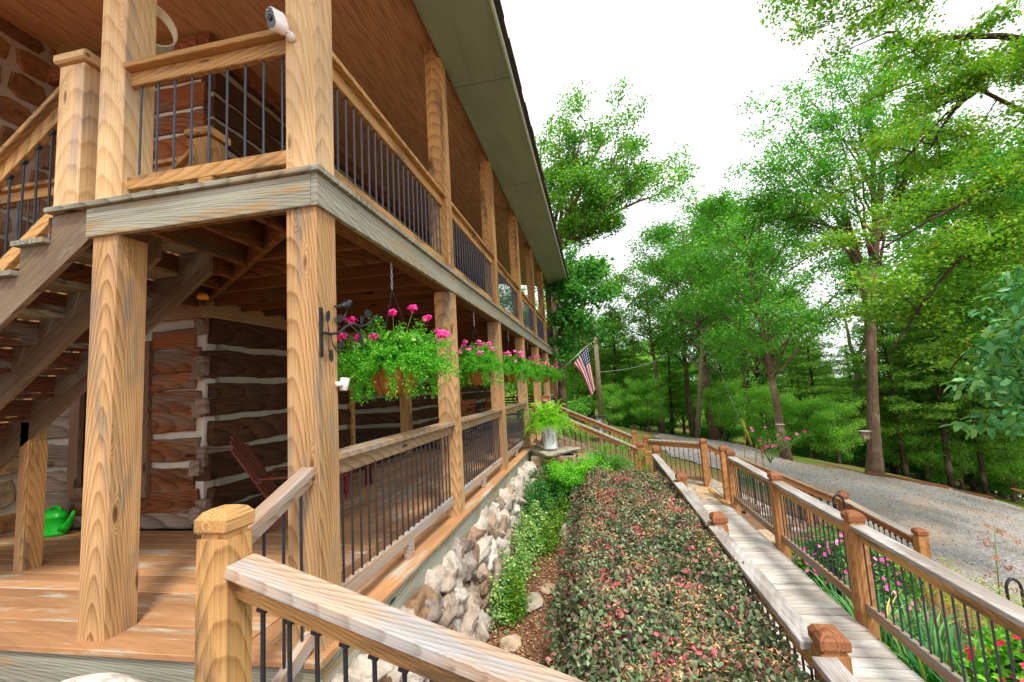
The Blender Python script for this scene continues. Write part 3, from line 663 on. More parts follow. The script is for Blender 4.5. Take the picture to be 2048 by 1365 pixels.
for a in ((1340, 900, 15.5), (1420, 915, 15), (1480, 893, 18.5), (1480, 925, 15.2), (1560, 960, 14), (1640, 960, 14), (1570, 920, 17.5), (1745, 950, 16.5), (1750, 1000, 12), (1900, 1050, 10), (2048, 1110, 9), (1900, 1120, 8.3), (2048, 1180, 7.6),
          (1850, 968, 16.3), (1960, 992, 16), (2048, 1020, 15.5), (1203, 850, 24), (1396, 882, 24), (1310, 868, 26), (1990, 985, 27), (2048, 1000, 24), (1300, 850, 45), (1500, 870, 40), (1750, 905, 40), (1950, 945, 45), (1100, 830, 50)): cpx(*a)
CPa = np.array(CP)
def _tp(r2): return .5*r2*np.log(r2+1e-9)
_d2 = ((CPa[:, None, :2]-CPa[None, :, :2])**2).sum(-1); _n = len(CPa)
_A = np.zeros((_n+3, _n+3)); _A[:_n, :_n] = _tp(_d2)+np.eye(_n)*.05; _A[:_n, _n] = 1; _A[:_n, _n+1:] = CPa[:, :2]; _A[_n, :_n] = 1; _A[_n+1:, :_n] = CPa[:, :2].T
_wt = np.linalg.solve(_A, np.concatenate([CPa[:, 2], np.zeros(3)]))
def gz(x, y):
    x = np.atleast_1d(np.asarray(x, float)); y = np.atleast_1d(np.asarray(y, float)); out_ = np.zeros(x.shape)
    xx, yy = x.ravel(), y.ravel(); cx = np.clip(xx, -40, 45); cy2 = np.clip(yy, -25, 60)
    r2 = (cx[:, None]-CPa[None, :, 0])**2+(cy2[:, None]-CPa[None, :, 1])**2
    z = _tp(r2)@_wt[:_n]+_wt[_n]+_wt[_n+1]*cx+_wt[_n+2]*cy2
    return np.clip(z, -9, 1.5).reshape(x.shape)
def gz1(x, y): return float(gz(x, y)[0])
def grid(xs, ys, dz, name, mat, mask=None, parent=None):
    X, Y = np.meshgrid(xs, ys); Z = gz(X, Y)+dz(X, Y); nx, ny = len(xs), len(ys)
    V = np.stack([X.ravel(), Y.ravel(), Z.ravel()], 1)
    idx = np.arange(nx*ny).reshape(ny, nx); Fq = np.stack([idx[:-1, :-1], idx[:-1, 1:], idx[1:, 1:], idx[1:, :-1]], -1).reshape(-1, 4)
    if mask is not None:
        Mk = mask(X, Y); keep = Mk.ravel()[Fq].all(1); Fq = Fq[keep]
    me = bpy.data.meshes.new(name); used = np.unique(Fq); re = -np.ones(nx*ny, int); re[used] = np.arange(len(used))
    me.from_pydata(V[used].tolist(), [], re[Fq].tolist()); me.polygons.foreach_set('use_smooth', [True]*len(me.polygons)); me.materials.append(mat); me.update()
    return link(name, me, parent)
def axis(lo, hi, dense_lo, dense_hi, fine, coarse):
    a = list(np.arange(dense_lo, dense_hi, fine)); s = coarse; x = dense_lo
    while x > lo: x -= s; a.insert(0, x); s *= 1.25
    x = a[-1]; s = coarse
    while x < hi: x += s; a.append(x); s *= 1.25
    return np.array(a)
# ground: leaf mulch near, grass and leaf litter far
N = NT('forest floor and mulch', .95, .1); tcn = N.n('TexCoord'); o = tcn.outputs['Object']
n1 = N.noise(o, 60, 6, .75); n2 = N.noise(o, .35, 4, .6); n3 = N.noise(o, 7, 4, .6)
mul = N.ramp(n1, [(.3, g(84,58,44)), (.48, g(140,104,80)), (.62, g(184,144,112)), (.75, g(110,76,54))])
gr = N.ramp(n1, [(.3, g(60,84,28)), (.5, g(104,134,48)), (.7, g(140,150,80))])
spx = N.n('SeparateXYZ'); N.l(o, spx.inputs[0])
far = N.math('DIVIDE', N.math('SUBTRACT', spx.outputs[1], 9.5), 6., clamp=True)
fm = N.math('MULTIPLY', far, N.ramp(n2, [(.38, (0,)*3), (.55, (1,)*3)]))
N.base(N.mix(fm, mul, gr)); N.bump(N.math('ADD', n1, n3), 1., .03); M['ground'] = N.m
xs = axis(-300, 320, -6, 16, .25, .6); ys = axis(-120, 420, -6, 26, .25, .6)
ng = lambda X, Y: .03*np.sin(X*3.1+Y*1.7)*np.cos(Y*2.3-X)*0.6
ground = grid(xs, ys, ng, 'ground', M['ground'], mask=None); tag(ground, kind='structure')
# gravel drive
N = NT('crushed grey gravel', .95, .15); tcn = N.n('TexCoord'); o = tcn.outputs['Object']
vo = N.n('TexVoronoi'); vo.inputs['Scale'].default_value = 34; N.l(o, vo.inputs['Vector'])
v2 = N.n('TexVoronoi'); v2.inputs['Scale'].default_value = 90; N.l(o, v2.inputs['Vector'])
sx_ = N.n('SeparateColor'); N.l(vo.outputs['Color'], sx_.inputs[0]); sy_n = N.n('SeparateColor'); N.l(v2.outputs['Color'], sy_n.inputs[0])
c = N.ramp(sx_.outputs[0], [(0, g(100,98,98)), (.4, g(140,137,134)), (.8, g(172,167,160)), (1, g(206,198,186))])
c = N.mix(.4, c, N.ramp(sy_n.outputs[1], [(0, g(96,96,100)), (1, g(206,202,198))]))
pt = N.noise(o, .8, 5, .65); pt2 = N.noise(o, 5, 5, .7)
c = N.mix(N.math('MULTIPLY', N.ramp(pt, [(.44, (0,)*3), (.62, (1,)*3)]), .7), c, N.ramp(pt2, [(.35, g(150,122,100)), (.65, g(186,164,140))]))
c = N.mix(N.ramp(pt2, [(.66, (0,)*3), (.72, (1,)*3)]), c, g(128,92,66))
N.base(c); N.bump(vo.outputs['Distance'], .8, .02); M['gravel'] = N.m
# edges of the drive as plan outline
ED_L = [at(1300, 890, 30), at(1330, 905, 14.2), at(1430, 935, 13.6), at(1540, 968, 12.2), at(1640, 1010, 10.3), at(1760, 1060, 8.7), at(1900, 1140, 7.4), at(2060, 1230, 6.6), at(2300, 1420, 5.5)]
ED_R = [at(1290, 868, 34), at(1380, 876, 26), at(1480, 890, 19.5), at(1600, 918, 17.2), at(1740, 948, 16.2), at(1850, 970, 16.0), at(1960, 995, 15.6), at(2100, 1045, 14.5), at(2500, 1180, 13)]
PL = np.array([p[:2] for p in ED_L]+[p[:2] for p in ED_R[::-1]])
def inside(X, Y, P=PL):
    r = np.zeros(X.shape, bool); n = len(P)
    for i in range(n):
        x0, y0 = P[i]; x1, y1 = P[(i+1) % n]
        c = ((y0 > Y) != (y1 > Y)) & (X < (x1-x0)*(Y-y0)/(y1-y0+1e-12)+x0); r ^= c
    return r
gx = np.arange(-2, 24, .12); gy_ = np.arange(-3, 36, .12)
wv = lambda X, Y: inside(X+.12*np.sin(Y*2.3)+.06*np.sin(Y*7+X*3), Y+.1*np.sin(X*2.9))
gravel = grid(gx, gy_, lambda X, Y: ng(X, Y)+.035+.008*np.sin(X*9)*np.sin(Y*8), 'gravel_driveway', M['gravel'], mask=wv); tag(gravel, kind='structure')
# loose larger gravel stones
N_ = 9000; P = np.stack([RNG.uniform(3, 16, N_), RNG.uniform(1, 20, N_)], 1); P = P[inside(P[:, 0], P[:, 1])]
m = MB(); 
cube = np.array([(-1, -1, -1), (1, -1, -1), (1, 1, -1), (-1, 1, -1), (-1, -1, 1), (1, -1, 1), (1, 1, 1), (-1, 1, 1)], float); CF = [(3, 2, 1, 0), (4, 5, 6, 7), (0, 1, 5, 4), (1, 2, 6, 5), (2, 3, 7, 6), (3, 0, 4, 7)]
zz = gz(P[:, 0], P[:, 1])
for (x, y), z in zip(P, zz):
    V = cube*RNG.uniform(.006, .018, 3)*RNG.uniform(.5, 1, (8, 1)); a = RNG.uniform(0, 6.28); ca, sa = math.cos(a), math.sin(a)
    V = np.stack([V[:, 0]*ca-V[:, 1]*sa+x, V[:, 0]*sa+V[:, 1]*ca+y, V[:, 2]+z+.045], 1); m.add(V, CF)
lg = obj('loose_gravel', m, stonemat('gravel stones', [(0, g(120,120,124)), (.5, g(170,168,168)), (1, g(220,214,204))])); tag(lg, 'loose grey stones scattered over the driveway surface', 'gravel', kind='stuff')
# pale far road
m = []
rd = [at(1930, 985, 24), at(2000, 996, 24), at(2120, 1020, 25), at(2300, 1060, 27), at(2300, 1020, 34), at(2100, 1000, 31), at(1990, 984, 29)]
PR = np.array([p[:2] for p in rd])
road = grid(np.arange(PR[:, 0].min()-1, PR[:, 0].max()+1, .3), np.arange(PR[:, 1].min()-1, PR[:, 1].max()+1, .3), lambda X, Y: ng(X, Y)+.05, 'road', plain('pale concrete road', g(226,222,216), .9), mask=lambda X, Y: inside(X, Y, PR)); tag(road, kind='structure')

# ------------------------------------------------------------------ rocks
from mathutils import noise as mn
import bmesh
_b = bmesh.new(); bmesh.ops.create_icosphere(_b, subdivisions=4, radius=1); ICO = np.array([v.co[:] for v in _b.verts]); ICOF = [tuple(v.index for v in f.verts) for f in _b.faces]; _b.free()
_b = bmesh.new(); bmesh.ops.create_icosphere(_b, subdivisions=3, radius=1); ICO3 = np.array([v.co[:] for v in _b.verts]); ICOF3 = [tuple(v.index for v in f.verts) for f in _b.faces]; _b.free()
def rock(m, c, r, seed, rot=0., rn=None, hi=False, rough=.1, planes=9):
    rg = np.random.default_rng(seed); V = (ICO if hi else ICO3).copy(); Fs = ICOF if hi else ICOF3
    for k in range(planes):
        nrm = norm(rg.normal(size=3)); d = rg.uniform(.52, .85); over = V@nrm-d; V -= np.outer(np.maximum(over, 0)*.92, nrm)
    off = rg.uniform(-50, 50, 3)
    nv = np.array([mn.fractal(Vector(v*1.9+off), 1., 2., 5) for v in V]); V *= (1+rough*nv)[:, None]*1.15
    V = V*np.asarray(r); a = rot; ca, sa = math.cos(a), math.sin(a)
    V = np.stack([V[:, 0], V[:, 1]*ca-V[:, 2]*sa, V[:, 1]*sa+V[:, 2]*ca], 1)
    m.add(V+np.asarray(c), Fs, None, rg.random() if rn is None else rn)
rw = thing('retaining_wall', (.1, 3.6, -.6), 'rough wall of pale and brown fieldstones under the porch edge', 'stone wall')
m = MB(); sd_i = 10; y = -.05
while y < 7.15:
    z = -.23; zb_ = gz1(.3, y)-.15; first = True
    while z > zb_:
        rz_ = random.uniform(.08, .23); ry = random.uniform(.12, .26); x = .04+(-.25-z)*.16+random.uniform(-.03, .05)
        rock(m, (x, y+random.uniform(-.06, .06), z-rz_*.7), (random.uniform(.1, .17), ry, rz_*.95), sd_i, random.uniform(-.6, .6), rn=random.random()*(.5 if z > -.6 and y > 3 else 1), hi=y < 5, rough=.3, planes=16)
        z -= rz_*1.55; sd_i += 1
    y += .22
obj('fieldstones', m, M['rock'], rw, True)
m = MB(); V = [(.02, -.1, -.24), (.02, 7.2, -.24), (.24, 7.2, -1.5), (.24, -.1, -1.5), (-.3, -.1, -.24), (-.3, 7.2, -.24), (-.3, 7.2, -1.5), (-.3, -.1, -1.5)]
m.add(V, [(0, 1, 2, 3), (7, 6, 5, 4), (0, 4, 5, 1), (1, 5, 6, 2), (2, 6, 7, 3), (3, 7, 4, 0)]); obj('mortar', m, M['mortar'], rw)
# pier with slab
pr = thing('stone_pier', (.5, 7.5, -.9), 'low mortared stone pier with a flat slab on top carrying the white fern pot', 'stone pier')
stone_face((.1, 7.2, -1.1), (1, 0, 0), (0, 0, 1), .9, .98, .17, .05, M['rock_brown'], M['mortar'], pr, 'pier_stones', seed=12)
stone_face((1.0, 7.2, -1.1), (0, 1, 0), (0, 0, 1), .7, .98, .17, .05, M['rock_brown'], M['mortar'], pr, 'pier_stones', seed=13)
m = MB(); rock(m, (.52, 7.5, -.075), (.62, .48, .075), 77, 0, .4, True, .05, 6); obj('cap_slab', m, M['slab'], pr, True)
# rocks lying about
m = MB(); rock(m, (-1.02, -.36, -.20), (.40, .2, .19), 91, 0, .05, True, .06, 4); tag(obj('boulder', m, stonemat('white rock with orange stain', [(0, g(240,236,228)), (1, g(230,160,80))]), None, True), 'big white boulder in front of the porch edge at the bottom left', 'boulder')
for i, (p, r, lab) in enumerate((((.63, 3.15), (.14, .2, .06), 'flat tan rock lying in the mulch beside the wall'), ((.78, 3.5), (.1, .13, .05), 'smaller tan rock touching the flat rock in the mulch'), ((.95, 5.1), (.16, .14, .14), 'grey rock standing at the foot of the bright shrub'), ((1.9, 7.35), (.35, .16, .12), 'pale rock behind the hedge at the stair foot'), ((4.25, 5.6), (.2, .3, .1), 'tan rock at the outer edge of the boardwalk'), ((4.22, 6.35), (.18, .3, .12), 'brown rock beside the boardwalk near the landing'), ((.5, 2.4), (.1, .12, .07), 'small pinkish rock close to the wall foot'))):
    m = MB(); z = gz1(*p); rock(m, (p[0], p[1], z+r[2]*.4), r, 200+i, 0, None, True, .08, 8); tag(obj('garden_rock', m, M['flag'], None, True), lab, 'rock', 'rocks in the planting beds')
# ------------------------------------------------------------------ bark and leaf materials
def bark(name, a, b, sc_=1.):
    N = NT(name, .95, .1); gc = N.attr('gc'); n = N.noise(N.vmul(gc, (2.5*sc_, 26*sc_, 26*sc_)), 1.5, 5, .7); n2 = N.noise(gc, 1.2, 3)
    c = N.ramp(n, [(.32, b), (.6, a)]); c = N.mix(N.ramp(n2, [(.52, (0,)*3), (.68, (1,)*3)]), c, tuple(min(1, x*1.5+.04) for x in a)); N.base(c); N.bump(n, 1., .03); return N.m
M['bark'] = bark('brown bark', g(132,112,92), g(70,56,46)); M['bark_grey'] = bark('pale grey bark', g(164,154,140), g(104,92,80)); M['bark_dark'] = bark('dark bark', g(84,66,54), g(42,34,30))
M['pole'] = wood('weathered utility pole wood', g(164,146,124), g(104,90,74), None, 0, .03, .9)
M['leaf_oak'] = leafmat('oak leaf', [(0, g(46,88,36)), (.5, g(80,134,50)), (.85, g(122,170,74)), (1, g(168,176,86))])
M['leaf_mid'] = leafmat('green leaf', [(0, g(48,98,44)), (.5, g(76,142,54)), (1, g(132,184,78))])
M['leaf_deep'] = leafmat('deep green leaf', [(0, g(34,78,40)), (.5, g(56,120,54)), (1, g(98,160,78))])
M['leaf_yellow'] = leafmat('yellow green leaf', [(0, g(56,98,32)), (.5, g(92,140,44)), (.9, g(136,172,64)), (1, g(186,170,70))], .38)
M['leaf_big'] = leafmat('broad deep leaf', [(0, g(40,92,60)), (.6, g(72,136,84)), (1, g(132,180,118))], .25, .35)
M['needle'] = leafmat('cedar spray', [(0, g(56,94,38)), (.6, g(90,134,54)), (1, g(134,170,76))], .38, .7)
M['leaf_far'] = leafmat('far woodland leaf', [(0, g(84,128,60)), (.5, g(120,168,78)), (1, g(164,206,112))], .5)

def bend(p0, p1, n, wob, up, rng):
    p0 = np.asarray(p0, float); p1 = np.asarray(p1, float); L = np.linalg.norm(p1-p0); t = np.linspace(0, 1, n)[:, None]
    P = p0+(p1-p0)*t; P[:, 2] += (np.sin(t[:, 0]*math.pi))*up*L
    w_ = np.cumsum(rng.normal(size=(n, 3))*wob*L/n, 0); w_ -= w_[-1]*t; return P+w_
class Tree:
    def __init__(s, seed): s.rng = np.random.default_rng(seed); s.m = MB(); s.C = []
    def limb(s, pts, r0, r1=.01, n=6): s.m.tube(pts, list(np.linspace(r0, r1, len(pts))), n)
    def branch(s, p0, p1, r0, sub=5, clr=.6, up=.08, subl=.38, tip=True):
        """one limb with side twigs; leaf clumps sit along the twigs"""
        rg = s.rng; P = bend(p0, p1, 7, .13, up, rg); s.limb(P, r0, r0*.18); L = np.linalg.norm(P[-1]-P[0]); d = norm(P[-1]-P[0])
        for k in range(sub):
            t = .3+.7*(k+rg.random())/sub; i = min(int(t*6), 5); q = P[i]+(P[i+1]-P[i])*(t*6-i)
            a = norm(np.cross(d, (0, 0, 1))+.001)*(1 if k % 2 else -1)
            dd = norm(d*.6+a*rg.uniform(.5, 1.1)+np.array([0, 0, rg.uniform(-.1, .5)])); l = L*subl*rg.uniform(.6, 1.2)*(1.15-.5*t)
            Q = bend(q, q+dd*l, 5, .15, .05, rg); s.limb(Q, r0*.3*(1.1-t*.6), .006, 4)
            for j in (2, 3, 4): s.C.append((*Q[j], clr*rg.uniform(.6, 1.15)*(.7+.1*j)))
        if tip:
            for j in (5, 6): s.C.append((*P[j], clr*rg.uniform(.7, 1.1)))
    def foliage(s, name, n, L, mat, parent, flat=.75, droop=.25, asp=.6, fold=.18, shape='d'):
        rg = s.rng; C = np.array(s.C); pr_ = C[:, 3]**2; pr_ = pr_/pr_.sum(); k = rg.choice(len(C), n, p=pr_)
        u = norm(rg.normal(size=(n, 3)))*(rg.random(n)**.5)[:, None]; P = C[k, :3]+u*C[k, 3:4]*np.array([1, 1, flat])
        D = norm(rg.normal(size=(n, 3))*np.array([1, 1, .5])+u*.45-np.array([0, 0, droop])); Nn = norm(rg.normal(size=(n, 3))*.55+np.array([0, 0, 1.]))
        cb = rg.random(len(C)); col = np.clip(.3*cb[k]+.15+rg.random(n)*.6, 0, 1)
        ll = L*rg.uniform(.6, 1.25, n)
        return leaves(name, P, D, Nn, ll, ll*asp, col, mat, parent, fold, shape)
def auto(t, base, H, c0, R, r0, nl, clr=.7, lean=(0, 0), sub=5, top=.95, prof=None, up=.03, trunk_n=10):
    """straight-ish trunk with limbs filling a rounded crown from height c0 to H"""
    rg = t.rng; b = np.array(base, float); e = b+np.array([lean[0], lean[1], H*top]); P = bend(b, e, 9, .035, 0, rg)
    rr = [r0*(1.35 if i == 0 else 1-.85*i/8) for i in range(9)]; t.m.tube(P, rr, trunk_n)
    for k in range(nl):
        f = (k+.5)/nl; h = c0+(H*.93-c0)*f; i = min(int(h/(H*top)*8), 7); q = P[i]+(P[i+1]-P[i])*(h/(H*top)*8-i)
        w_ = prof(f) if prof else math.sin(math.pi*(.2+.68*f))**.7; a = k*2.4+rg.uniform(-.4, .4); l = R*w_*rg.uniform(.75, 1.12)
        e2 = q+np.array([math.cos(a)*l, math.sin(a)*l, l*rg.uniform(.35, 1.05)]); t.branch(q, e2, r0*.32*(1.1-f*.7), sub, clr, up)
    t.C.append((*P[-1], clr)); t.C.append((P[-1][0], P[-1][1], P[-1][2]+clr*.5, clr*.8)); return P
def finish(t, name, label, cat, group, base, n, L, mat, bk='bark', **k):
    th = thing(name, tuple(base), label, cat, group); obj('trunk', t.m, M[bk], th, True); t.foliage('crown', n, L, M[mat], th, **k); return th
G_BACK = 'trees in the woods behind the drive'
# A: oak above the eave
t = Tree(101); b = at(1110, 850, 25); f1 = at(1113, 500, 24); P = bend(b, f1, 8, .03, 0, t.rng); t.m.tube(P, list(np.linspace(.38, .24, 8)), 12)
for px, py, d in ((1090,262,24),(1128,232,25),(1182,222,23),(1225,222,25),(1262,250,24),(1300,325,23),(1355,345,24),(1330,318,25),(1240,410,23),(1180,330,22),(1235,300,26),(1092,340,23),(1235,430,24.5),(1160,420,23),(1210,370,24),(1280,300,24),(1130,300,24),(1260,360,25),(1085,400,24),(1160,255,24)):
    t.branch(f1 if py < 330 else (P[-1]+(at(1130, 400, 24)-P[-1])*.1), at(px-8, py+28, d), .13, 6, .72, .04)
finish(t, 'oak_tree', 'tall spreading oak against the white sky just beyond the roof edge', 'tree', None, b, 34000, .15, 'leaf_oak', flat=.6, asp=.75)
# B: broad leaved tree between eave and flag
t = Tree(102); b = at(1128, 850, 18); f1 = at(1120, 640, 18); P = bend(b, f1, 6, .03, 0, t.rng); t.m.tube(P, list(np.linspace(.2, .12, 6)), 10)
for px, py, d in ((1145,505,18),(1200,540,18),(1150,580,17),(1215,590,18),(1120,640,17),(1190,670,18),(1165,640,17),(1130,710,17),(1175,530,18.5),(1110,560,18)):
    t.branch(f1, at(px, py, d), .06, 4, .55, .04)
finish(t, 'maple_tree', 'dark green broad leaved tree beside the flag and the far roof corner', 'tree', None, b, 5200, .17, 'leaf_deep', asp=.8)
# D, E, F
t = Tree(104); b = at(1325, 872, 27); auto(t, b, 10.2, 4.4, 2.3, .17, 14, .5, (-.2, 0), 4); finish(t, 'oak_tree', 'airy slim oak with sky showing through, right of the wooden pole', 'tree', None, b, 8500, .15, 'leaf_oak')
t = Tree(105); b = at(1432, 882, 24); auto(t, b, 12.8, 3.2, 3.2, .25, 28, .75, (-.7, 0), 6); finish(t, 'leaning_tree', 'leaning brown trunked tree just right of the lamp pole', 'tree', None, b, 24000, .15, 'leaf_mid')
t = Tree(106); b = at(1572, 922, 17.5); auto(t, b, 10.6, 3.0, 3.1, .17, 34, .62, (-.6, 0), 5, prof=lambda f: .55+.5*math.sin(math.pi*(.2+.7*f)) if f < .8 else .55); finish(t, 'straight_tree', 'slender straight grey trunked tree carrying a small bird box', 'tree', None, b, 38000, .12, 'leaf_mid', 'bark', flat=.6)
t = Tree(107); b = at(1500, 890, 27); auto(t, b, 13.6, 4, 3.5, .24, 26, .8, (.3, 0), 5); finish(t, 'tall_tree', 'tall mid green tree standing directly behind the slender grey trunk', 'tree', None, b, 30000, .16, 'leaf_mid')
t = Tree(108); b = at(1385, 878, 30); auto(t, b, 12.4, 4.5, 2.9, .22, 24, .75, (0, 0), 5); finish(t, 'tall_tree', 'pale green tall tree behind the lamp pole', 'tree', None, b, 17000, .17, 'leaf_oak')
# G: large forked tree
t = Tree(110); b = at(1750, 948, 16.5); f1 = at(1738, 615, 16.3); P = bend(b, f1, 8, .012, 0, t.rng); t.m.tube(P, [.31, .23, .20, .185, .175, .17, .17, .18], 14)
fa = at(1690, 430, 16.5); fb = at(1765, 330, 16); A1 = bend(f1, fa, 6, .04, .02, t.rng); A2 = bend(f1, fb, 7, .03, -.02, t.rng); A3 = bend(A2[3], at(1738, 180, 16.5), 6, .04, 0, t.rng); A4 = bend(A2[3], at(1860, 290, 16), 6, .05, .03, t.rng)
t.m.tube(A1, list(np.linspace(.17, .08, 6)), 8); t.m.tube(A2, list(np.linspace(.2, .09, 7)), 8); t.m.tube(A3, list(np.linspace(.12, .04, 6)), 7); t.m.tube(A4, list(np.linspace(.1, .04, 6)), 7)
for s0, lst in ((A1, ((1505,330,16.5),(1520,390,16),(1530,270,17),(1570,230,16),(1600,400,15.5),(1560,330,15.5),(1620,300,17),(1590,455,16.5),(1530,430,16))), (A2, ((1660,170,16),(1690,240,15.5),(1620,200,16.5),(1700,330,15),(1640,350,15.5),(1760,230,15.5),(1820,220,16))), (A3, ((1680,150,16.5),(1730,130,16.5),(1780,160,17),(1640,235,16.5))), (A4, ((1900,260,16),(1880,340,15.5),(1930,330,16),(1840,400,16),(1830,250,16.5),(1800,470,16.5),(1820,330,15.5)))):
    for k, (px, py, d) in enumerate(lst): t.branch(s0[2+k % 3], at(px, py, d), .05, 6, .55, .05)
finish(t, 'forked_tree', 'big tree with a thick brown trunk forking high above the drive edge', 'tree', None, b, 31000, .115, 'leaf_mid', flat=.6, droop=.1)
# H: grey dead-looking fork behind
t = Tree(111); b = at(1722, 930, 24); P = bend(b, at(1716, 740, 24), 6, .05, 0, t.rng); t.m.tube(P, list(np.linspace(.28, .2, 6)), 10)
for e in ((1690, 640), (1735, 620)):
    Q = bend(P[-1], at(*e, 24), 5, .1, 0, t.rng); t.m.tube(Q, list(np.linspace(.14, .05, 5)), 8); t.branch(Q[-1], at(e[0]+random.uniform(-50, 50), e[1]-90, 24), .05, 4, .6)
finish(t, 'grey_snag_tree', 'pale grey twisted double trunk seen left of the big forked tree', 'tree', None, b, 5000, .15, 'leaf_mid', 'bark_grey')
# I: big tree reaching in from the right
t = Tree(112); b = at(2420, 1150, 11); b[2] = gz1(b[0], b[1]); P = bend(b, at(2330, 60, 11), 8, .03, 0, t.rng); t.m.tube(P, list(np.linspace(.4, .22, 8)), 12)
def path(*q): return [at(*p) for p in q]
for pts, r in ((path((2330,140,11),(2140,95,10.5),(2000,72,10.2),(1900,75,10),(1800,95,10)), .11), (path((2330,300,11),(2100,60,10.2),(1960,150,10),(1880,260,9.8),(1860,300,9.8)), .07), (path((2330,330,11),(2120,260,10),(1960,180,9.8),(1890,230,9.8),(1800,330,10)), .06), (path((2330,60,11),(2100,-40,10),(1900,-60,9.5),(1700,-30,9.2)), .09), (path((2330,480,11),(2120,420,9),(1950,480,8.8),(1850,600,8.8),(1785,700,9)), .06), (path((2330,600,11),(2150,560,9),(2000,620,8.6),(1900,740,8.6)), .05), (path((2330,430,11),(2140,330,9.4),(1980,380,9),(1860,440,9),(1760,500,9.2)), .06), (path((2330,620,11),(2120,690,9.2),(1990,760,8.8)), .05)):
    t.m.tube(pts, list(np.linspace(r, r*.25, len(pts))), 7)
    for i in range(1, len(pts)):
        for k in range(3):
            q = pts[i-1]+(pts[i]-pts[i-1])*t.rng.random(); e = q+np.array([t.rng.uniform(-1.2, .6), t.rng.uniform(-.9, .9), t.rng.uniform(-.7, .45)])*1.15; t.branch(q, e, r*.25, 4, .42, .02)
for px, py, d in ((1990,350,9),(1930,400,9),(2030,430,8.8),(1880,500,9),(1960,520,8.8),(2040,520,8.6),(1830,520,9.2),(1900,580,9),(1980,610,8.8),(1850,640,9),(1930,680,9),(1860,720,9.2),(1960,740,9),(1810,600,9.2),(2030,330,9.2),(1950,300,9.4),(2030,230,9.6),(1870,370,9.4),(2020,130,9.8),(1920,180,9.8)): t.branch(at(px+110, py-70, d+.2), at(px, py, d), .022, 5, .42, .0)
for px, py, d in ((1540,15,9.6),(1600,70,9.6),(1690,60,9.5),(1650,120,9.6),(1760,130,9.6),(1720,210,9.8),(1800,250,9.8),(1640,10,9.5),(1770,20,9.5),(1590,20,9.5)): t.branch(at(px+140, py-60, d), at(px, py, d), .02, 5, .36, .0)
finish(t, 'overhanging_tree', 'yellow green tree whose long drooping limbs reach in from the right edge', 'tree', None, b, 60000, .09, 'leaf_yellow', 'bark_dark', flat=.5, droop=.3)
# J: broad leaf branch close at right
t = Tree(113); b = at(2500, 1300, 7); b[2] = gz1(b[0], b[1]); P = bend(b, at(2420, 520, 7), 6, .04, 0, t.rng); t.m.tube(P, list(np.linspace(.16, .07, 6)), 8)
for px, py, d in ((1990,620,6.6),(2040,600,6.2),(1960,700,6.6),(2010,690,6.2),(1925,770,6.8),(2000,770,6.3),(1990,840,6.4),(2050,850,6.2),(2060,700,6.4),(1940,850,6.8),(2080,780,6.4)): t.branch(P[-1] if py < 720 else P[-2], at(px, py, d), .03, 3, .3, .06, .2)
finish(t, 'broadleaf_sapling', 'near branch of large drooping deep green leaves at the right edge', 'tree', None, b, 2600, .17, 'leaf_big', 'bark_dark', flat=.55, droop=.75, asp=.42, shape='o')
# K: cedars (one model, copied)
def cedar(seed, H, c0, R, r0, n, label, base):
    t = Tree(seed); rg = t.rng; P = bend((0, 0, 0), (rg.uniform(-.3, .3), 0, H), 9, .02, 0, rg); t.m.tube(P, list(np.linspace(r0, .02, 9)), 8)
    for k in range(n):
        f = (k+.5)/n; h = c0+(H-c0)*f; i = min(int(h/H*8), 7); q = P[i]+(P[i+1]-P[i])*(h/H*8-i); a = k*2.4; l = R*(1-f)**.65*rg.uniform(.6, 1.15)+.2
        e = q+np.array([math.cos(a)*l, math.sin(a)*l, l*rg.uniform(-.1, .3)]); Q = bend(q, e, 5, .1, .04, rg); t.limb(Q, .03*(1.2-f), .006, 4)
        for j in range(1, 5): t.C.append((*Q[j], .20+.24*l/R*(1 if j > 1 else .6)))
    th = thing('cedar_tree', (0, 0, 0), label, 'cedar', 'dark cedars behind the drive'); obj('trunk', t.m, M['bark_dark'], th, True); t.foliage('crown', 17000, .17, M['needle'], th, flat=.28, droop=.1, asp=.22, fold=.3)
    th.location = tuple(base); return th
CED = 'dark slim trunked cedar with feathery sprays in the woods behind the drive'
c1 = cedar(201, 8.5, 1.6, 2.5, .14, 60, CED, at(1235, 862, 30)); c1['label'] = 'dark cone shaped cedar standing between the two utility poles'
c2 = cedar(202, 9.5, 2.6, 2.3, .12, 60, CED, at(1815, 960, 20)); c3 = cedar(203, 8, 2.2, 2.6, .13, 55, CED, at(1905, 975, 19))
for i, (px, py, d, s_) in enumerate(((1345, 872, 31, .95), (1282, 868, 34, .8), (1880, 972, 24, 1.1), (1850, 968, 22, .85), (1948, 985, 21, 1.), (1985, 990, 23, .9), (1790, 955, 22, .9), (1650, 930, 23, .9), (1615, 925, 26, .9), (2030, 1005, 22, 1.1), (1455, 888, 30, .85), (2080, 1020, 22, 1.2), (1730, 945, 28, .95), (1930, 980, 27, 1.), (1970, 985, 19, .8))):
    p = at(px, py, d); p[2] = min(p[2], gz1(p[0], p[1])+.1) if d < 21 else p[2]; copy_tree((c1, c2, c3)[i % 3], loc=tuple(p), rz=i*1.7, sc_=s_, label=CED)
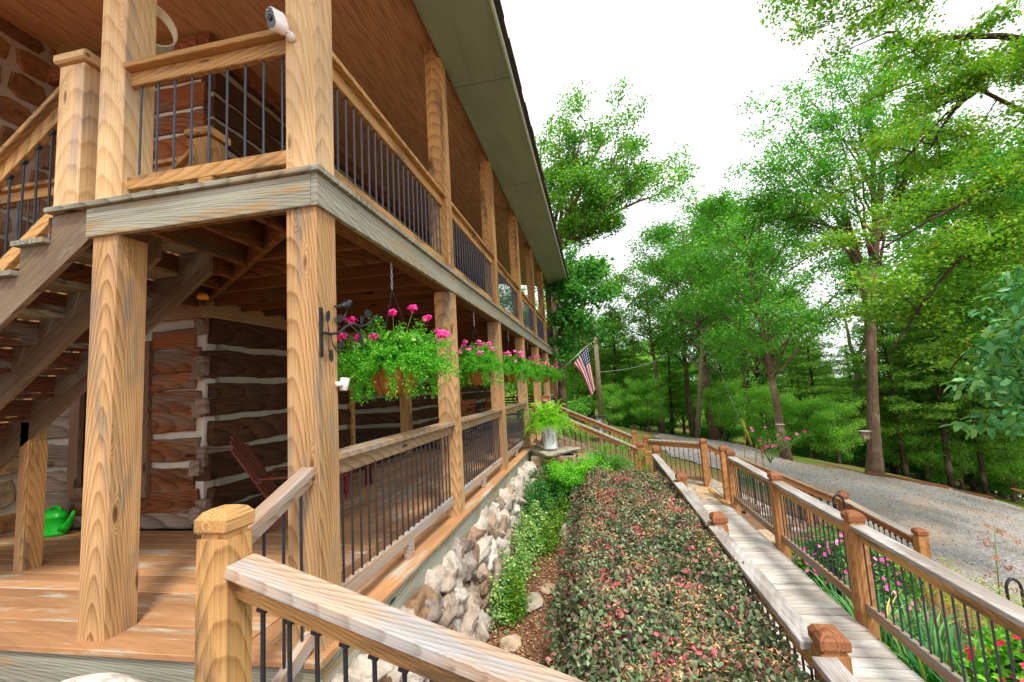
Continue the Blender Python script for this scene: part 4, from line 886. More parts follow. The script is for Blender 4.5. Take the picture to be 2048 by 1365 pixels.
# L: woods behind (three models, copied)
BK = 'leafy green tree crowded among others in the woods behind the drive'
protos = []
for i, (sd_, H, c0, R, mat, bk) in enumerate(((301, 12, 2.5, 3.6, 'leaf_mid', 'bark_dark'), (302, 10.5, 1.6, 3.4, 'leaf_oak', 'bark'), (303, 13.5, 4, 3.8, 'leaf_deep', 'bark_dark'), (304, 8, .8, 3.0, 'leaf_far', 'bark'))):
    t = Tree(sd_); auto(t, (0, 0, 0), H, c0, R, .19, 24, .95, (0, 0), 5); th = finish(t, 'woodland_tree', BK, 'tree', G_BACK, (0, 0, 0), 17000, .21, mat, bk); protos.append(th)
spots = [(1150,855,36,1,.75),(1190,860,42,0,.62),(1230,862,27,3,.32),(1300,868,26,3,.36),(1450,886,24,3,.38),(1540,904,22,3,.36),(1625,925,21,3,.34),(1680,935,20,3,.33),(1800,955,21,3,.36),(1860,968,20,3,.34),(1925,980,20,3,.4),(1975,990,22,3,.45),(2030,1003,19,3,.4),(1270,862,46,1,.7),(1350,872,46,3,.95),(1420,880,40,2,.9),(1470,885,40,1,.9),(1530,895,36,2,.95),(1600,912,36,1,.85),(1640,922,42,2,.72),(1700,932,38,0,.62),(1790,950,38,0,.66),(1840,958,34,2,.66),(1880,965,30,0,1.05),(1930,978,32,1,1.05),(1990,990,28,0,1.15),(2060,1010,26,2,1.1),(2120,1020,32,1,1.3),(1660,925,27,3,.5),(1590,912,29,3,.5),(1840,962,26,3,.5),(1950,985,24,3,.7),(2010,1000,21,3,.8),(1370,875,33,3,.6),(1255,865,31,3,.5),(1165,858,31,3,.6),(2100,1030,19,0,1.2),(2200,1080,17,2,1.2),(1100,850,42,1,.75),(1900,960,44,0,1.1),(2000,975,44,1,1.1)]
for i, (px, py, d, k, s_) in enumerate(spots):
    p = at(px, py, d); (copy_tree(protos[k], loc=tuple(p), rz=i*2.1, sc_=s_) if i >= 4 or True else None)
for th in protos: th.location = tuple(at((1215, 1330, 1545, 1780)[protos.index(th)], (862, 872, 900, 950)[protos.index(th)], 50))
# trees behind the house seen through the breezeway and past the far end
for i, (x, y, k, s_) in enumerate(((-13, 6, 3, .8), (-15, 9.5, 0, .8), (-12, 11, 3, .7), (-17, 5, 2, .9), (-6, 27, 0, 1.), (-3, 24, 3, .8), (1, 30, 1, 1.), (-14, 14, 1, .8))):
    c = copy_tree(protos[k], loc=(x, y, -1.), rz=i*1.3, sc_=s_); c['label'] = 'green tree glimpsed behind the cabin past the porch'; c['group'] = 'trees glimpsed behind the cabin'
# distant wooded ridge
t = Tree(400); n = 700
for k in range(n):
    a = t.rng.uniform(-.75, 1.15); r = t.rng.uniform(48, 75); x, y = math.sin(a)*r, math.cos(a)*r; h = t.rng.uniform(1.2, 6.5) if a < .2 else t.rng.uniform(-1, 6)
    t.C.append((x, y, gz1(x, y)+h+1, 2.4))
fw_ = t.foliage('far_woodland', 60000, .5, M['leaf_far'], None, flat=.8, asp=.75); tag(fw_, 'distant mass of green woodland filling the gaps between the tree trunks', 'woodland', kind='stuff')
# M: undergrowth bushes along the drive edge (one model copied)
def bush(name, seed, R, H, n, L, mat, label, cat, group=None, stem=True, base=(0, 0, 0), **k):
    t = Tree(seed); rg = t.rng
    for i in range(14):
        a = rg.uniform(0, 6.28); l = R*rg.uniform(.4, 1); t.branch((0, 0, .02), (math.cos(a)*l, math.sin(a)*l, H*rg.uniform(.45, 1)), .012, 4, R*.3, .1)
    th = thing(name, (0, 0, 0), label, cat, group); obj('stems', t.m, M['bark'], th, True); t.foliage('foliage', n, L, M[mat], th, **k); th.location = tuple(base); return th
ug = bush('undergrowth_bush', 501, 1.2, 1.5, 3500, .13, 'leaf_mid', 'bright green bush in the undergrowth at the edge of the woods', 'bush', 'undergrowth bushes at the edge of the woods')
for i, (px, py, d) in enumerate(((1245,868,29),(1290,868,30),(1335,872,31),(1465,890,25),(1535,902,24),(1610,922,22),(1665,934,21),(1700,938,23),(1800,956,23),(1840,963,22),(1885,975,20),(1955,988,22),(2010,1000,20),(2060,1010,23),(1150,855,24),(1415,884,30))):
    if i == 0: ug.location = tuple(at(px, py, d))
    else: copy_tree(ug, loc=tuple(at(px, py, d)), rz=i*1.1, sc_=.5+.55*RNG.random())
# ------------------------------------------------------------------ hedge
M['lorop'] = leafmat('smoky hedge leaf', [(0, g(44,60,42)), (.3, g(84,106,76)), (.6, g(136,156,124)), (.74, g(92,66,68)), (.86, g(140,108,104)), (.92, g(150,66,82)), (.96, g(184,86,106)), (1, g(198,110,126))], .15, .4, (1, 1, .8))
M['dry'] = leafmat('dry tan leaf', [(0, g(168,120,90)), (.5, g(214,168,132)), (1, g(236,200,164))], .2, .8, (1, .9, .7))
def hz(x, y):
    u = np.clip((x-1.12)/(2.58-1.12), 0, 1); w_ = np.minimum(np.clip(u/.13, 0, 1), np.clip((1-u)/.05+.8, 0, 1)); w_ = np.sqrt(np.clip(w_, 0, 1)); e = np.sqrt(np.clip((6.7-y)/.5, 0, 1))
    return -1.25+(.955+.03*u+.05*np.sin(x*4.3+y*1.3)+.04*np.sin(y*3.7-x*2)+.03*np.sin(y*9+x*7))*w_*e
hd = thing('clipped_hedge', (1.9, 2.5, -1.3), 'long low grey green hedge with pink tips and dry tan leaves beside the boardwalk', 'hedge')
X, Y = np.meshgrid(np.linspace(1.14, 2.56, 30), np.linspace(-2.4, 6.6, 150)); Z = hz(X, Y)-.10
V = np.stack([X.ravel(), Y.ravel(), Z.ravel()], 1); idx = np.arange(X.size).reshape(X.shape); Fq = np.stack([idx[:-1, :-1], idx[:-1, 1:], idx[1:, 1:], idx[1:, :-1]], -1).reshape(-1, 4)
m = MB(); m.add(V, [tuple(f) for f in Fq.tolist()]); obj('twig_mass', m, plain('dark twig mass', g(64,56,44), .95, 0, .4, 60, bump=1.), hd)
def hedge_pts(n, jit=.05):
    y = -2.2+8.85*RNG.random(n)**1.25; x = RNG.uniform(1.05, 2.60, n); z = hz(x, y)
    gx_ = (hz(x+.02, y)-hz(x-.02, y))/.04; gy2 = (hz(x, y+.02)-hz(x, y-.02))/.04; Nn = norm(np.stack([-np.clip(gx_, -4, 4), -np.clip(gy2, -4, 4), np.ones(n)], 1))
    return np.stack([x, y, z], 1)+RNG.normal(size=(n, 3))*np.array([jit*.6, jit*.6, jit*.45])-np.array([0, 0, .02]), Nn
# side towards the path gets extra leaves
P1, N1 = hedge_pts(95000)
ns = 15000; ys_ = RNG.uniform(-2, 6.6, ns); zs_ = RNG.uniform(-1.2, -.4, ns); P2 = np.stack([1.12+RNG.normal(size=ns)*.035+.04*np.sin(ys_*5+zs_*6), ys_, zs_], 1); N2 = np.tile([-1., 0, .4], (ns, 1))
ns = 5000; xs_ = RNG.uniform(1.15, 2.6, ns); zs_ = RNG.uniform(-1.2, -.35, ns); P3 = np.stack([xs_, 6.65+RNG.normal(size=ns)*.04, zs_], 1); N3 = np.tile([0, 1., .4], (ns, 1))
P = np.concatenate([P1, P2, P3]); Nn = norm(np.concatenate([N1, N2, N3])+RNG.normal(size=P.shape)*.45); D = norm(RNG.normal(size=P.shape)+Nn*.45)
pn = np.array([mn.noise(Vector((p[0]*2.2, p[1]*2.2, 3.))) for p in P]); pk = np.array([mn.noise(Vector((p[0]*3.5+9, p[1]*3.5, 7.))) for p in P])
col = RNG.random(len(P))*.72+np.where(pk > .12, .0, 0); pink = (pk > .17) & (RNG.random(len(P)) < .3); col = np.where(pink, RNG.uniform(.92, 1, len(P)), col); col = np.where((RNG.random(len(P)) < .17) & ~pink, RNG.uniform(.74, .9, len(P)), col)
sz = RNG.uniform(.024, .048, len(P)); leaves('leaf_layer', P, D, Nn, sz, sz*.66, col, M['lorop'], hd, .12, 'o')
Pd, Nd = hedge_pts(70000, .045); dn = np.array([mn.noise(Vector((p[0]*2.6, p[1]*2.6, 3.)))+.5*mn.noise(Vector((p[0]*9, p[1]*9, 1.))) for p in Pd]); k = (dn > .12) | (RNG.random(len(Pd)) < .07); Pd, Nd = Pd[k]+np.array([0, 0, .012]), Nd[k]
nd_ = len(Pd); leaves('dry_leaf_layer', Pd, norm(RNG.normal(size=(nd_, 3))*np.array([1, 1, .5])), norm(Nd+RNG.normal(size=(nd_, 3))*.7), RNG.uniform(.02, .045, nd_), RNG.uniform(.006, .012, nd_), RNG.random(nd_), M['dry'], hd, .4)

# ------------------------------------------------------------------ ground litter, groundcover
n = 16000; x = RNG.uniform(.25, 1.3, n); y = RNG.uniform(.6, 7, n); P = np.stack([x, y, gz(x, y)+.02+RNG.random(n)*.03], 1)
M['litter'] = leafmat('brown mulch chip', [(0, g(86,56,42)), (.5, g(146,108,82)), (.85, g(190,152,120)), (1, g(216,186,160))], .0, .9)
o_ = leaves('mulch_litter', P, norm(RNG.normal(size=(n, 3))*np.array([1, 1, .25])), norm(RNG.normal(size=(n, 3))*.4+np.array([0, 0, 1.])), RNG.uniform(.02, .055, n), RNG.uniform(.006, .018, n), RNG.random(n), M['litter'], None, .3)
tag(o_, 'brown mulch chips and dead leaves on the strip between wall and hedge', 'mulch', kind='stuff')
M['varieg'] = leafmat('variegated leaf', [(0, g(70,120,56)), (.5, g(110,154,84)), (.8, g(150,184,110)), (1, g(208,218,160))], .25)
def cover(name, regs, n, L, W_, mat, label, cat, h=.12, shape='o', kind='stuff'):
    Ps = []
    for (x0, y0, x1, y1, rad) in regs:
        k = int(n/len(regs)); t_ = RNG.random(k); Ps.append(np.stack([x0+(x1-x0)*t_+RNG.normal(size=k)*rad, y0+(y1-y0)*t_+RNG.normal(size=k)*rad*1.3], 1))
    Q = np.concatenate(Ps); k = len(Q); hh = RNG.random(k)*h*(1+.8*np.sin(Q[:, 0]*17)*np.sin(Q[:, 1]*9)); P = np.concatenate([Q, (gz(Q[:, 0], Q[:, 1])+.03+hh)[:, None]], 1)
    P[:, 0] = np.maximum(P[:, 0], .2+.1*RNG.random(k))
    o_ = leaves(name, P, norm(RNG.normal(size=(k, 3))*np.array([1, 1, .4])), norm(RNG.normal(size=(k, 3))*.5+np.array([0, -.25, 1.])), RNG.uniform(.7, 1.3, k)*L, RNG.uniform(.7, 1.2, k)*W_, RNG.random(k), M[mat], None, .12, shape)
    return tag(o_, label, cat, kind=kind)
cover('variegated_groundcover', [(.32, 2.6, .42, 3.6, .06), (.4, 3.5, .5, 5.6, .1), (.38, 4.2, .45, 5.2, .1)], 7500, .035, .028, 'varieg', 'cream edged variegated creeper sprawling along the foot of the stone wall', 'groundcover', .28)
cover('weed_clump', [(.45, 2.75, .5, 3.0, .05), (.6, 4.3, .75, 5.2, .09), (.7, 5.2, .85, 6.2, .15)], 6000, .04, .02, 'leaf_yellow', 'bright green weeds mixed with the creeper below the wall', 'weeds', .25)
cover('weed_patch', [(.35, 5.4, .8, 6.8, .16)], 6500, .045, .026, 'leaf_deep', 'darker green leafy weeds in front of the stone pier', 'weeds', .42)
# bright shrub with bare stem
M['leaf_lime'] = leafmat('lime leaf', [(0, g(56,132,28)), (.5, g(96,176,44)), (1, g(164,214,84))], .35)
t = Tree(601); b = np.array([.98, 6.2, -1.12]); 
for dx in (0, -.12): t.m.tube([b+(dx, 0, 0), b+(dx*.4+.02, 0, .25), b+(.02, 0, .5)], [.016, .013, .01], 7)
for i in range(34):
    a = t.rng.uniform(0, 6.28); l = t.rng.uniform(.15, .62); t.branch(b+(.02, 0, .42), b+np.array([math.cos(a)*l*.95+.16, math.sin(a)*l, t.rng.uniform(.45, 1.12)]), .008, 3, .13, .1, .25)
finish(t, 'green_shrub', 'bright green small leaved shrub on bare stems at the far end of the hedge', 'shrub', None, b, 17000, .034, 'leaf_lime', flat=.8, asp=.6)
t = Tree(602); b = np.array([.62, 6.5, -1.0])
for i in range(18):
    a = t.rng.uniform(0, 6.28); l = t.rng.uniform(.1, .4); t.branch(b, b+np.array([math.cos(a)*l, math.sin(a)*l, t.rng.uniform(.25, .75)]), .007, 3, .12, .1, .25)
finish(t, 'dark_shrub', 'darker rose like shrub with tiny yellow blooms in front of the stone pier', 'shrub', None, b, 8000, .036, 'leaf_deep', flat=.8, asp=.6)
t = Tree(603); b = np.array([1.7, 7.6, -1.1])
for i in range(26):
    a = t.rng.uniform(0, 6.28); l = t.rng.uniform(.1, .75); t.branch(b, b+np.array([math.cos(a)*l*1.1, math.sin(a)*l*.5, t.rng.uniform(.35, 1.15)]), .007, 3, .14, .1, .25)
finish(t, 'loose_shrub', 'loose light green shrub below the porch stair rail', 'shrub', None, b, 11000, .04, 'leaf_mid', flat=.8, asp=.55)

# ------------------------------------------------------------------ flowers
M['pink'] = leafmat('pink petal', [(0, g(206,60,160)), (.6, g(236,100,190)), (1, g(250,170,220))], .3, .6, (1, .7, .9))
M['magenta'] = leafmat('magenta petal', [(0, g(190,16,124)), (.6, g(222,40,158)), (1, g(240,100,190))], .3, .6, (1, .5, .8))
M['red_pink'] = leafmat('crimson pink petal', [(0, g(214,20,80)), (.6, g(240,44,104)), (1, g(250,100,140))], .3, .6, (1, .5, .6))
M['stem'] = plain('green stem', g(110,150,70), .6)
def petals(name, C, Nn, r, mat, parent, local=False, k=5):
    """flat five petalled flowers at C facing Nn"""
    n = len(C); Nn = norm(Nn); a = norm(np.cross(Nn, np.array([.3, .5, .8]))); b = np.cross(Nn, a); Ps, Ds, Ns, cs = [], [], [], []; c0 = RNG.random(n); ph = RNG.random(n)*6.28
    for i in range(k):
        t_ = ph+i*2*math.pi/k; d = a*np.cos(t_)[:, None]+b*np.sin(t_)[:, None]; Ps.append(C); Ds.append(d+Nn*.15); Ns.append(Nn); cs.append(c0)
    n2 = n*k; return leaves(name, np.concatenate(Ps), np.concatenate(Ds), np.concatenate(Ns), np.tile(np.broadcast_to(r, n), k), np.tile(np.broadcast_to(r, n), k)*.95, np.concatenate(cs), mat, parent, .05, 'o', local)
def flower_mound(label, c, r, h, nl, nf, leafm, pet, L, seed, fr=.022):
    z = gz1(c[0], c[1]); th = thing('flower_bush', (c[0], c[1], z), label, 'flower bush'); rg = RNG
    def surf(n, lo=0.):
        a = rg.uniform(0, 6.28, n); u = rg.uniform(lo, 1, n); th_ = np.arccos(np.clip(u, 0, 1)); d = np.stack([np.cos(a)*np.sin(th_), np.sin(a)*np.sin(th_), np.cos(th_)], 1)
        bump_ = 1+.14*np.sin(a*5+u*7)+.1*np.sin(a*9); return d, np.array([c[0], c[1], z])+d*np.array([r, r, h])*bump_[:, None]
    d, P = surf(nl); P = P-d*rg.uniform(0, .09, (nl, 1)); sz = rg.uniform(.6, 1.2, nl)*L
    leaves('foliage', P, norm(rg.normal(size=(nl, 3))+d*.5), norm(d+rg.normal(size=(nl, 3))*.4), sz, sz*.5, rg.random(nl), M[leafm], th, .12, 'o')
    d, P = surf(nf, .05); petals('blossoms', P+d*.02, norm(d+rg.normal(size=(nf, 3))*.3), rg.uniform(.8, 1.2, nf)*fr, M[pet], th); 
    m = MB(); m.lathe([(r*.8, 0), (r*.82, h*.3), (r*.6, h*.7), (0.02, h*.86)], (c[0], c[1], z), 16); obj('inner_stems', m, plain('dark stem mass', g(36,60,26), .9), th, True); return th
flower_mound('round bush covered in light pink flowers beside the garden steps', (4.85, 5.0), .78, .85, 9000, 300, 'leaf_mid', 'pink', .05, 1, .03)
flower_mound('crimson pink flower bush at the lower right corner behind the rail', (4.8, 2.1), .5, 1.0, 7500, 150, 'leaf_lime', 'red_pink', .06, 2, .04)
# iris clumps
M['iris'] = leafmat('iris blade', [(0, g(44,104,62)), (.55, g(84,146,92)), (.82, g(128,176,112)), (.9, g(196,186,110)), (1, g(222,196,140))], .3, .45)
def iris(label, c, n, H, seed, spread=.35):
    rg = np.random.default_rng(seed); z = gz1(*c); V = []; Fs = []; col = []
    for i in range(n):
        a = rg.uniform(0, 6.28); r = spread*rg.random()**.7*.6; b = np.array([c[0]+math.cos(a)*r, c[1]+math.sin(a)*r, z-.03]); out_ = np.array([math.cos(a+rg.normal()*.4), math.sin(a+rg.normal()*.4), 0]); s_ = np.array([-out_[1], out_[0], 0]); s_ = norm(s_+rg.normal(size=3)*.5*np.array([1, 1, 0]))
        h = H*rg.uniform(.6, 1.15); ln = rg.uniform(.15, .9); wd = rg.uniform(.011, .02); o0 = len(V); cc = rg.random()*.86 if rg.random() < .93 else rg.uniform(.88, 1)
        for k in range(7):
            t_ = k/6; bd = ln*t_**2; p = b+out_*h*(bd*.8)+np.array([0, 0, h*(t_-bd*t_*.42)]); w_ = wd*(1-t_**2.5)+.0005; V += [p-s_*w_, p+s_*w_]; col += [cc, cc]
        Fs += [(o0+2*k, o0+2*k+1, o0+2*k+3, o0+2*k+2) for k in range(6)]
    me = bpy.data.meshes.new('iris_clump'); me.from_pydata([tuple(v) for v in V], [], Fs); A = me.attributes.new('col', 'FLOAT', 'POINT'); A.data.foreach_set('value', np.array(col, np.float32)); me.materials.append(M['iris'])
    return tag(link('iris_clump', me), label, 'iris', 'iris clumps beside the boardwalk')
for i, (x, y, n, H) in enumerate(((4.28, 1.2, 70, .72), (4.3, 1.9, 80, .75), (4.35, 2.6, 90, .8), (4.75, 2.9, 80, .8), (4.3, 3.3, 80, .75), (4.8, 3.5, 60, .7), (4.32, 4.0, 55, .62), (4.3, .5, 60, .7), (4.28, -.2, 50, .65))):
    iris(('iris clump spilling onto the boardwalk edge, third from the near end', 'sword leaved iris clump under the third stretch of rail', 'thick iris clump behind the big newel post', 'outer iris clump with tan dead blades', 'iris clump below the rail left of the big newel', 'iris clump next to the pink flower bush', 'small iris clump nearest the garden steps', 'iris clump in front of the crimson flowers', 'iris clump nearest the camera')[i], (x, y), int(n*1.3), H, 700+i)
# low nandina hedge
t = Tree(610)
for i in range(60):
    f = t.rng.random(); bx, by = 5.9+f*.9, 5.6-f*3.0; b0 = np.array([bx, by, gz1(bx, by)]); t.branch(b0, b0+np.array([t.rng.normal()*.25, t.rng.normal()*.25, t.rng.uniform(.35, .75)]), .006, 3, .12, .1, .3)
M['nandina'] = leafmat('nandina leaf', [(0, g(76,122,50)), (.5, g(136,170,66)), (.75, g(190,190,84)), (.88, g(200,120,84)), (1, g(140,62,60))], .35)
finish(t, 'nandina_hedge', 'feathery yellow green hedge with rusty tips between the boardwalk and the gravel', 'shrub', None, (6.3, 4.2, gz1(6.3, 4.2)), 15000, .036, 'nandina', 'stem', flat=.8, asp=.32)
t = Tree(611); b = at(1994, 1175, 5.6); b[2] -= .25; tp = at(1988, 1053, 5.6); t.m.tube([b, (b+tp)/2, tp], [.008, .006, .004], 6)
for i in range(9):
    q = tp-np.array([0, 0, 1.])*(.02+.09*i); 
    for k in range(2): a = t.rng.uniform(0, 6.28); l = t.rng.uniform(.08, .22); e = q+np.array([math.cos(a)*l, math.sin(a)*l, .03]); t.m.tube([q, e], .002, 4); t.C.append((*e, .05)); t.C.append((*((q+e)/2), .04))
M['nan_red'] = leafmat('red nandina leaf', [(0, g(120,44,52)), (.6, g(150,66,62)), (1, g(190,110,80))], .3)
finish(t, 'red_tipped_stalk', 'single tall green stalk with dark red leaflets against the gravel', 'plant', None, b, 260, .045, 'nan_red', 'stem', flat=.4, asp=.3)
# green perennials and roses on the far side of the stair
t = Tree(612)
for i in range(26):
    f = t.rng.random(); bx, by = 4.6+f*1.6, 9.25; b0 = np.array([bx, by+t.rng.normal()*.15, gz1(bx, by)]); t.branch(b0, b0+np.array([t.rng.normal()*.15, t.rng.normal()*.15, t.rng.uniform(.3, .8)]), .005, 3, .1, .05, .3)
finish(t, 'perennial_row', 'upright grey green perennials behind the garden stair', 'plant', None, (5.4, 9.25, gz1(5.4, 9.25)), 5000, .05, 'leaf_deep', 'stem', flat=.9, asp=.22)
t = Tree(613); b = at(1540, 925, 12.5)
for i in range(12): t.branch(b, b+np.array([t.rng.normal()*.5, t.rng.normal()*.3, t.rng.uniform(.2, .9)]), .008, 3, .14, .1, .3)
rs = finish(t, 'rose_bush', 'thin rose bush with a few pink blooms at the near edge of the gravel', 'rose', None, b, 900, .05, 'leaf_mid', 'stem', flat=.9)
C = np.array([c[:3] for c in t.C]); k = RNG.choice(len(C), 26, False); petals('blossoms', C[k]+np.array([0, -.03, .08]), rdir(26, .4)+np.array([0, -.6, 0]), .05, M['pink'], rs)

# ------------------------------------------------------------------ hanging baskets
M['fern'] = leafmat('asparagus fern', [(0, g(40,124,24)), (.6, g(78,166,40)), (1, g(150,206,80))], .35)
M['fibre'] = leafmat('coir fibre', [(0, g(120,70,34)), (1, g(206,146,90))], .1, .9, (1, .8, .6))
M['geran'] = leafmat('geranium leaf', [(0, g(50,120,34)), (.6, g(96,164,56)), (1, g(160,200,90))], .3)
def basket(label, c, rot, fl, scl, seed, chain_top):
    rg = np.random.default_rng(seed); x, y, z = c; R = .205*scl; H = .24*scl
    th = thing('hanging_basket', (x, y, z), label, 'flower basket', 'hanging baskets along the porch')
    m = MB(); n = 28; prof = [(.25, -1), (.62, -.93), (.86, -.6), (.97, -.2), (1.0, 0), (.93, .01), (.88, -.15), (.5, -.25)]
    V = []; 
    for r_, h_ in prof:
        for k in range(n):
            a = 2*math.pi*k/n; w_ = 1+.035*math.sin(a*7+seed)+.02*math.sin(a*13)*(1+h_); V.append((x+r_*R*w_*math.cos(a), y+r_*R*w_*math.sin(a), z+h_*H*(1+.04*math.sin(a*3))))
    Fs = [(i*n+k, i*n+(k+1) % n, (i+1)*n+(k+1) % n, (i+1)*n+k) for i in range(len(prof)-1) for k in range(n)]+[tuple(range(n-1, -1, -1)), tuple(range((len(prof)-1)*n, len(prof)*n))]
    m.add(V, Fs); ln_ = obj('coir_liner', m, M['coir'], th, True)
    k = 1400; a = rg.uniform(0, 6.28, k); hh = rg.uniform(-.97, .0, k); rr = R*np.interp(hh, [-1, -.93, -.6, -.2, 0], [.3, .62, .86, .97, 1.0])
    leaves('coir_fibres', np.stack([x+rr*np.cos(a), y+rr*np.sin(a), z+hh*H], 1), norm(rg.normal(size=(k, 3))+np.stack([np.cos(a), np.sin(a), a*0], 1)*.5), rdir(k, 0, rg), rg.uniform(.012, .03, k), .0022, rg.random(k), M['fibre'], ln_, 0.)
    m = MB()
    for k in range(6):
        a = math.pi/3*k+.3; m.tube([(x+q*R*1.03*math.cos(a), y+q*R*1.03*math.sin(a), z+h_*H) for q, h_ in ((.2, -1.02), (.66, -.94), (.9, -.6), (1., -.2), (1.02, .03))], .003, 5)
    m.tube([(x+R*1.03*math.cos(a), y+R*1.03*math.sin(a), z+.01) for a in np.linspace(0, 6.2832, 25)], .004, 5, cap=False)
    ht = z+.62*scl
    for k in range(3): a = 2.1*k+.4; m.tube([(x+R*math.cos(a), y+R*math.sin(a), z), (x, y, ht)], .002, 4)
    obj('wire_frame', m, M['iron'], th)
    m = MB(); zz_ = ht; k = 0
    while zz_ < chain_top-.04:
        ax = (1, 0) if k % 2 else (0, 1); pts = [(x+.008*math.cos(a)*ax[0], y+.008*math.cos(a)*ax[1], zz_+.02+.022*math.sin(a)) for a in np.linspace(0, 6.2832, 9)]; m.tube(pts, .0028, 4, cap=False); zz_ += .034; k += 1
    m.tube([(x, y, chain_top-.05), (x, y, chain_top)], .004, 5); obj('chain', m, M['galv'], th)
    # asparagus fern: arching fronds with fine needles
    nf = int(290); Ps, Ds = [], []
    for i in range(nf):
        a = rg.uniform(0, 6.28); el = rg.uniform(.15, 1.45); l = rg.uniform(.22, .52)*scl*(1.0 if el < .8 else .95); b = np.array([x+math.cos(a)*R*.6*rg.random(), y+math.sin(a)*R*.6*rg.random(), z+.0]); v = np.array([math.cos(a)*math.cos(el), math.sin(a)*math.cos(el), math.sin(el)])
        sag = rg.uniform(.2, .9); tt = np.linspace(.15, 1, 34)[:, None]; Q = b+v*l*tt-np.array([0, 0, 1.])*l*sag*tt**2.2*.8
        if i % 13 == 0: Q = b+np.array([math.cos(a), math.sin(a), 0])*R*1.15*np.minimum(tt*2.2, 1)+np.array([0, 0, -1.])*(np.maximum(tt-.35, 0))*.38*scl
        Q = Q+rg.normal(size=Q.shape)*.010; Ps += [Q]*6
    P = np.concatenate(Ps)+rg.normal(size=(nf*34*6, 3))*.014; n_ = len(P); D = norm(rg.normal(size=(n_, 3))+np.array([0, 0, -.15]))
    leaves('fern_foliage', P, D, rdir(n_, .6, rg), rg.uniform(.016, .034, n_), rg.uniform(.007, .013, n_), rg.random(n_), M['fern'], th, .2)
    n_ = 260; a = rg.uniform(0, 6.28, n_); rr = np.sqrt(rg.random(n_))*R*1.25; P = np.stack([x+np.cos(a)*rr, y+np.sin(a)*rr, z+.02+rg.random(n_)*.22*scl], 1); leaves('geranium_leaves', P, rdir(n_, .2, rg), rdir(n_, 1.2, rg), rg.uniform(.03, .06, n_), rg.uniform(.035, .06, n_), rg.random(n_), M['geran'], th, .1, 'o')
    st_ = MB(); C = []; NN = []
    for (dx, dy, dz) in fl:
        e = np.array([x+dx, y+dy, z+dz]); b = np.array([x+dx*.35, y+dy*.35, z+.08]); st_.tube([b, (b+e)/2+np.array([0, 0, .03]), e], .003, 4)
        k = rg.integers(18, 34); d = rdir(k, .5, rg); C.append(e+d*rg.uniform(.012, .046, (k, 1))*np.array([1, 1, .7])); NN.append(d)
    obj('flower_stems', st_, M['stem'], th); C = np.concatenate(C); NN = np.concatenate(NN)
    petals('flower_heads', C, NN+np.array([.3, -.6, .2]), .016, M['magenta' if seed % 2 else 'pink'], th)
    return th
F1 = [(.05,-.1,.43),(.19,.0,.47),(.25,.15,.40),(.33,.22,.28),(.38,.25,.26),(.36,.2,.25),(-.28,-.3,.38),(-.32,-.36,.30),(-.30,-.30,.24),(-.18,-.26,.22),(-.35,-.4,.12),(-.04,-.25,.22),(-.2,-.3,.36),(.1,.5,.1)]
basket('nearest and largest hanging basket with feathery fern and magenta blooms', (-.10, 1.20, 1.60), 0, F1, 1.05, 11, 2.5)
def rf(n, seed, up=.3): 
    r = np.random.default_rng(seed); return [(r.uniform(-.25, .3), r.uniform(-.35, .35), r.uniform(.16, up+.12)) for _ in range(n)]
basket('second hanging basket along the porch with light pink blooms', (-.10, 3.85, 1.66), 0, rf(15, 2), .98, 12, 2.5)
basket('third hanging basket along the porch', (-.10, 6.45, 1.70), 0, rf(14, 3), .95, 14, 2.5)
basket('fourth hanging basket above the porch stair', (-.10, 9.1, 1.70), 0, rf(10, 4), .95, 15, 2.5)
basket('fifth hanging basket near the far end of the porch', (-.06, 11.8, 1.72), 0, rf(16, 5), 1.05, 16, 2.5)
basket('hanging basket farthest along the porch', (-.02, 14.6, 1.78), 0, rf(16, 6), 1.1, 13, 2.5)
# ------------------------------------------------------------------ potted fern
pf = thing('potted_fern', (.50, 7.42, 0), 'lush green fern in a white pot with brown leaf sprigs on the stone pier', 'potted fern')
pc = (.50, 7.42, 0.0); m = MB()
m.lathe([(r_*1.08, z_*1.32) for r_, z_ in [(.125, 0), (.145, .012), (.145, .03), (.13, .045), (.15, .15), (.175, .28), (.195, .37), (.20, .385), (.185, .39), (.17, .36), (.02, .34)]], pc, 28)
pot = obj('pot', m, plain('white glazed pot', g(228,232,234), .3, 0, .03, 8), pf, True)
m = MB()
for k in range(11):
    a = k*.571+.1; z0 = .07+.05*(k % 3); 
    def onpot(a_, z_): z_ = z_*1.32; r_ = (.13+(z_/1.32-.045)*.19)*1.08+.004; return (pc[0]+r_*math.cos(a_), pc[1]+r_*math.sin(a_), pc[2]+z_)
    m.tube([onpot(a, z0), onpot(a+.12, z0+.08), onpot(a-.05, z0+.16)], .0025, 4)
    for j in range(5):
        q = z0+.02+.03*j; s_ = 1 if j % 2 else -1; m.tube([onpot(a+.05, q), onpot(a+.05+s_*.12, q+.02), onpot(a+.05+s_*.2, q+.015)], [.002, .007, .001], 4)
obj('leaf_sprigs', m, plain('brown sprig paint', g(120,84,78), .6), pot)
rg = np.random.default_rng(55); Pp, Dp, Np_, Lp = [], [], [], []; st_ = MB()
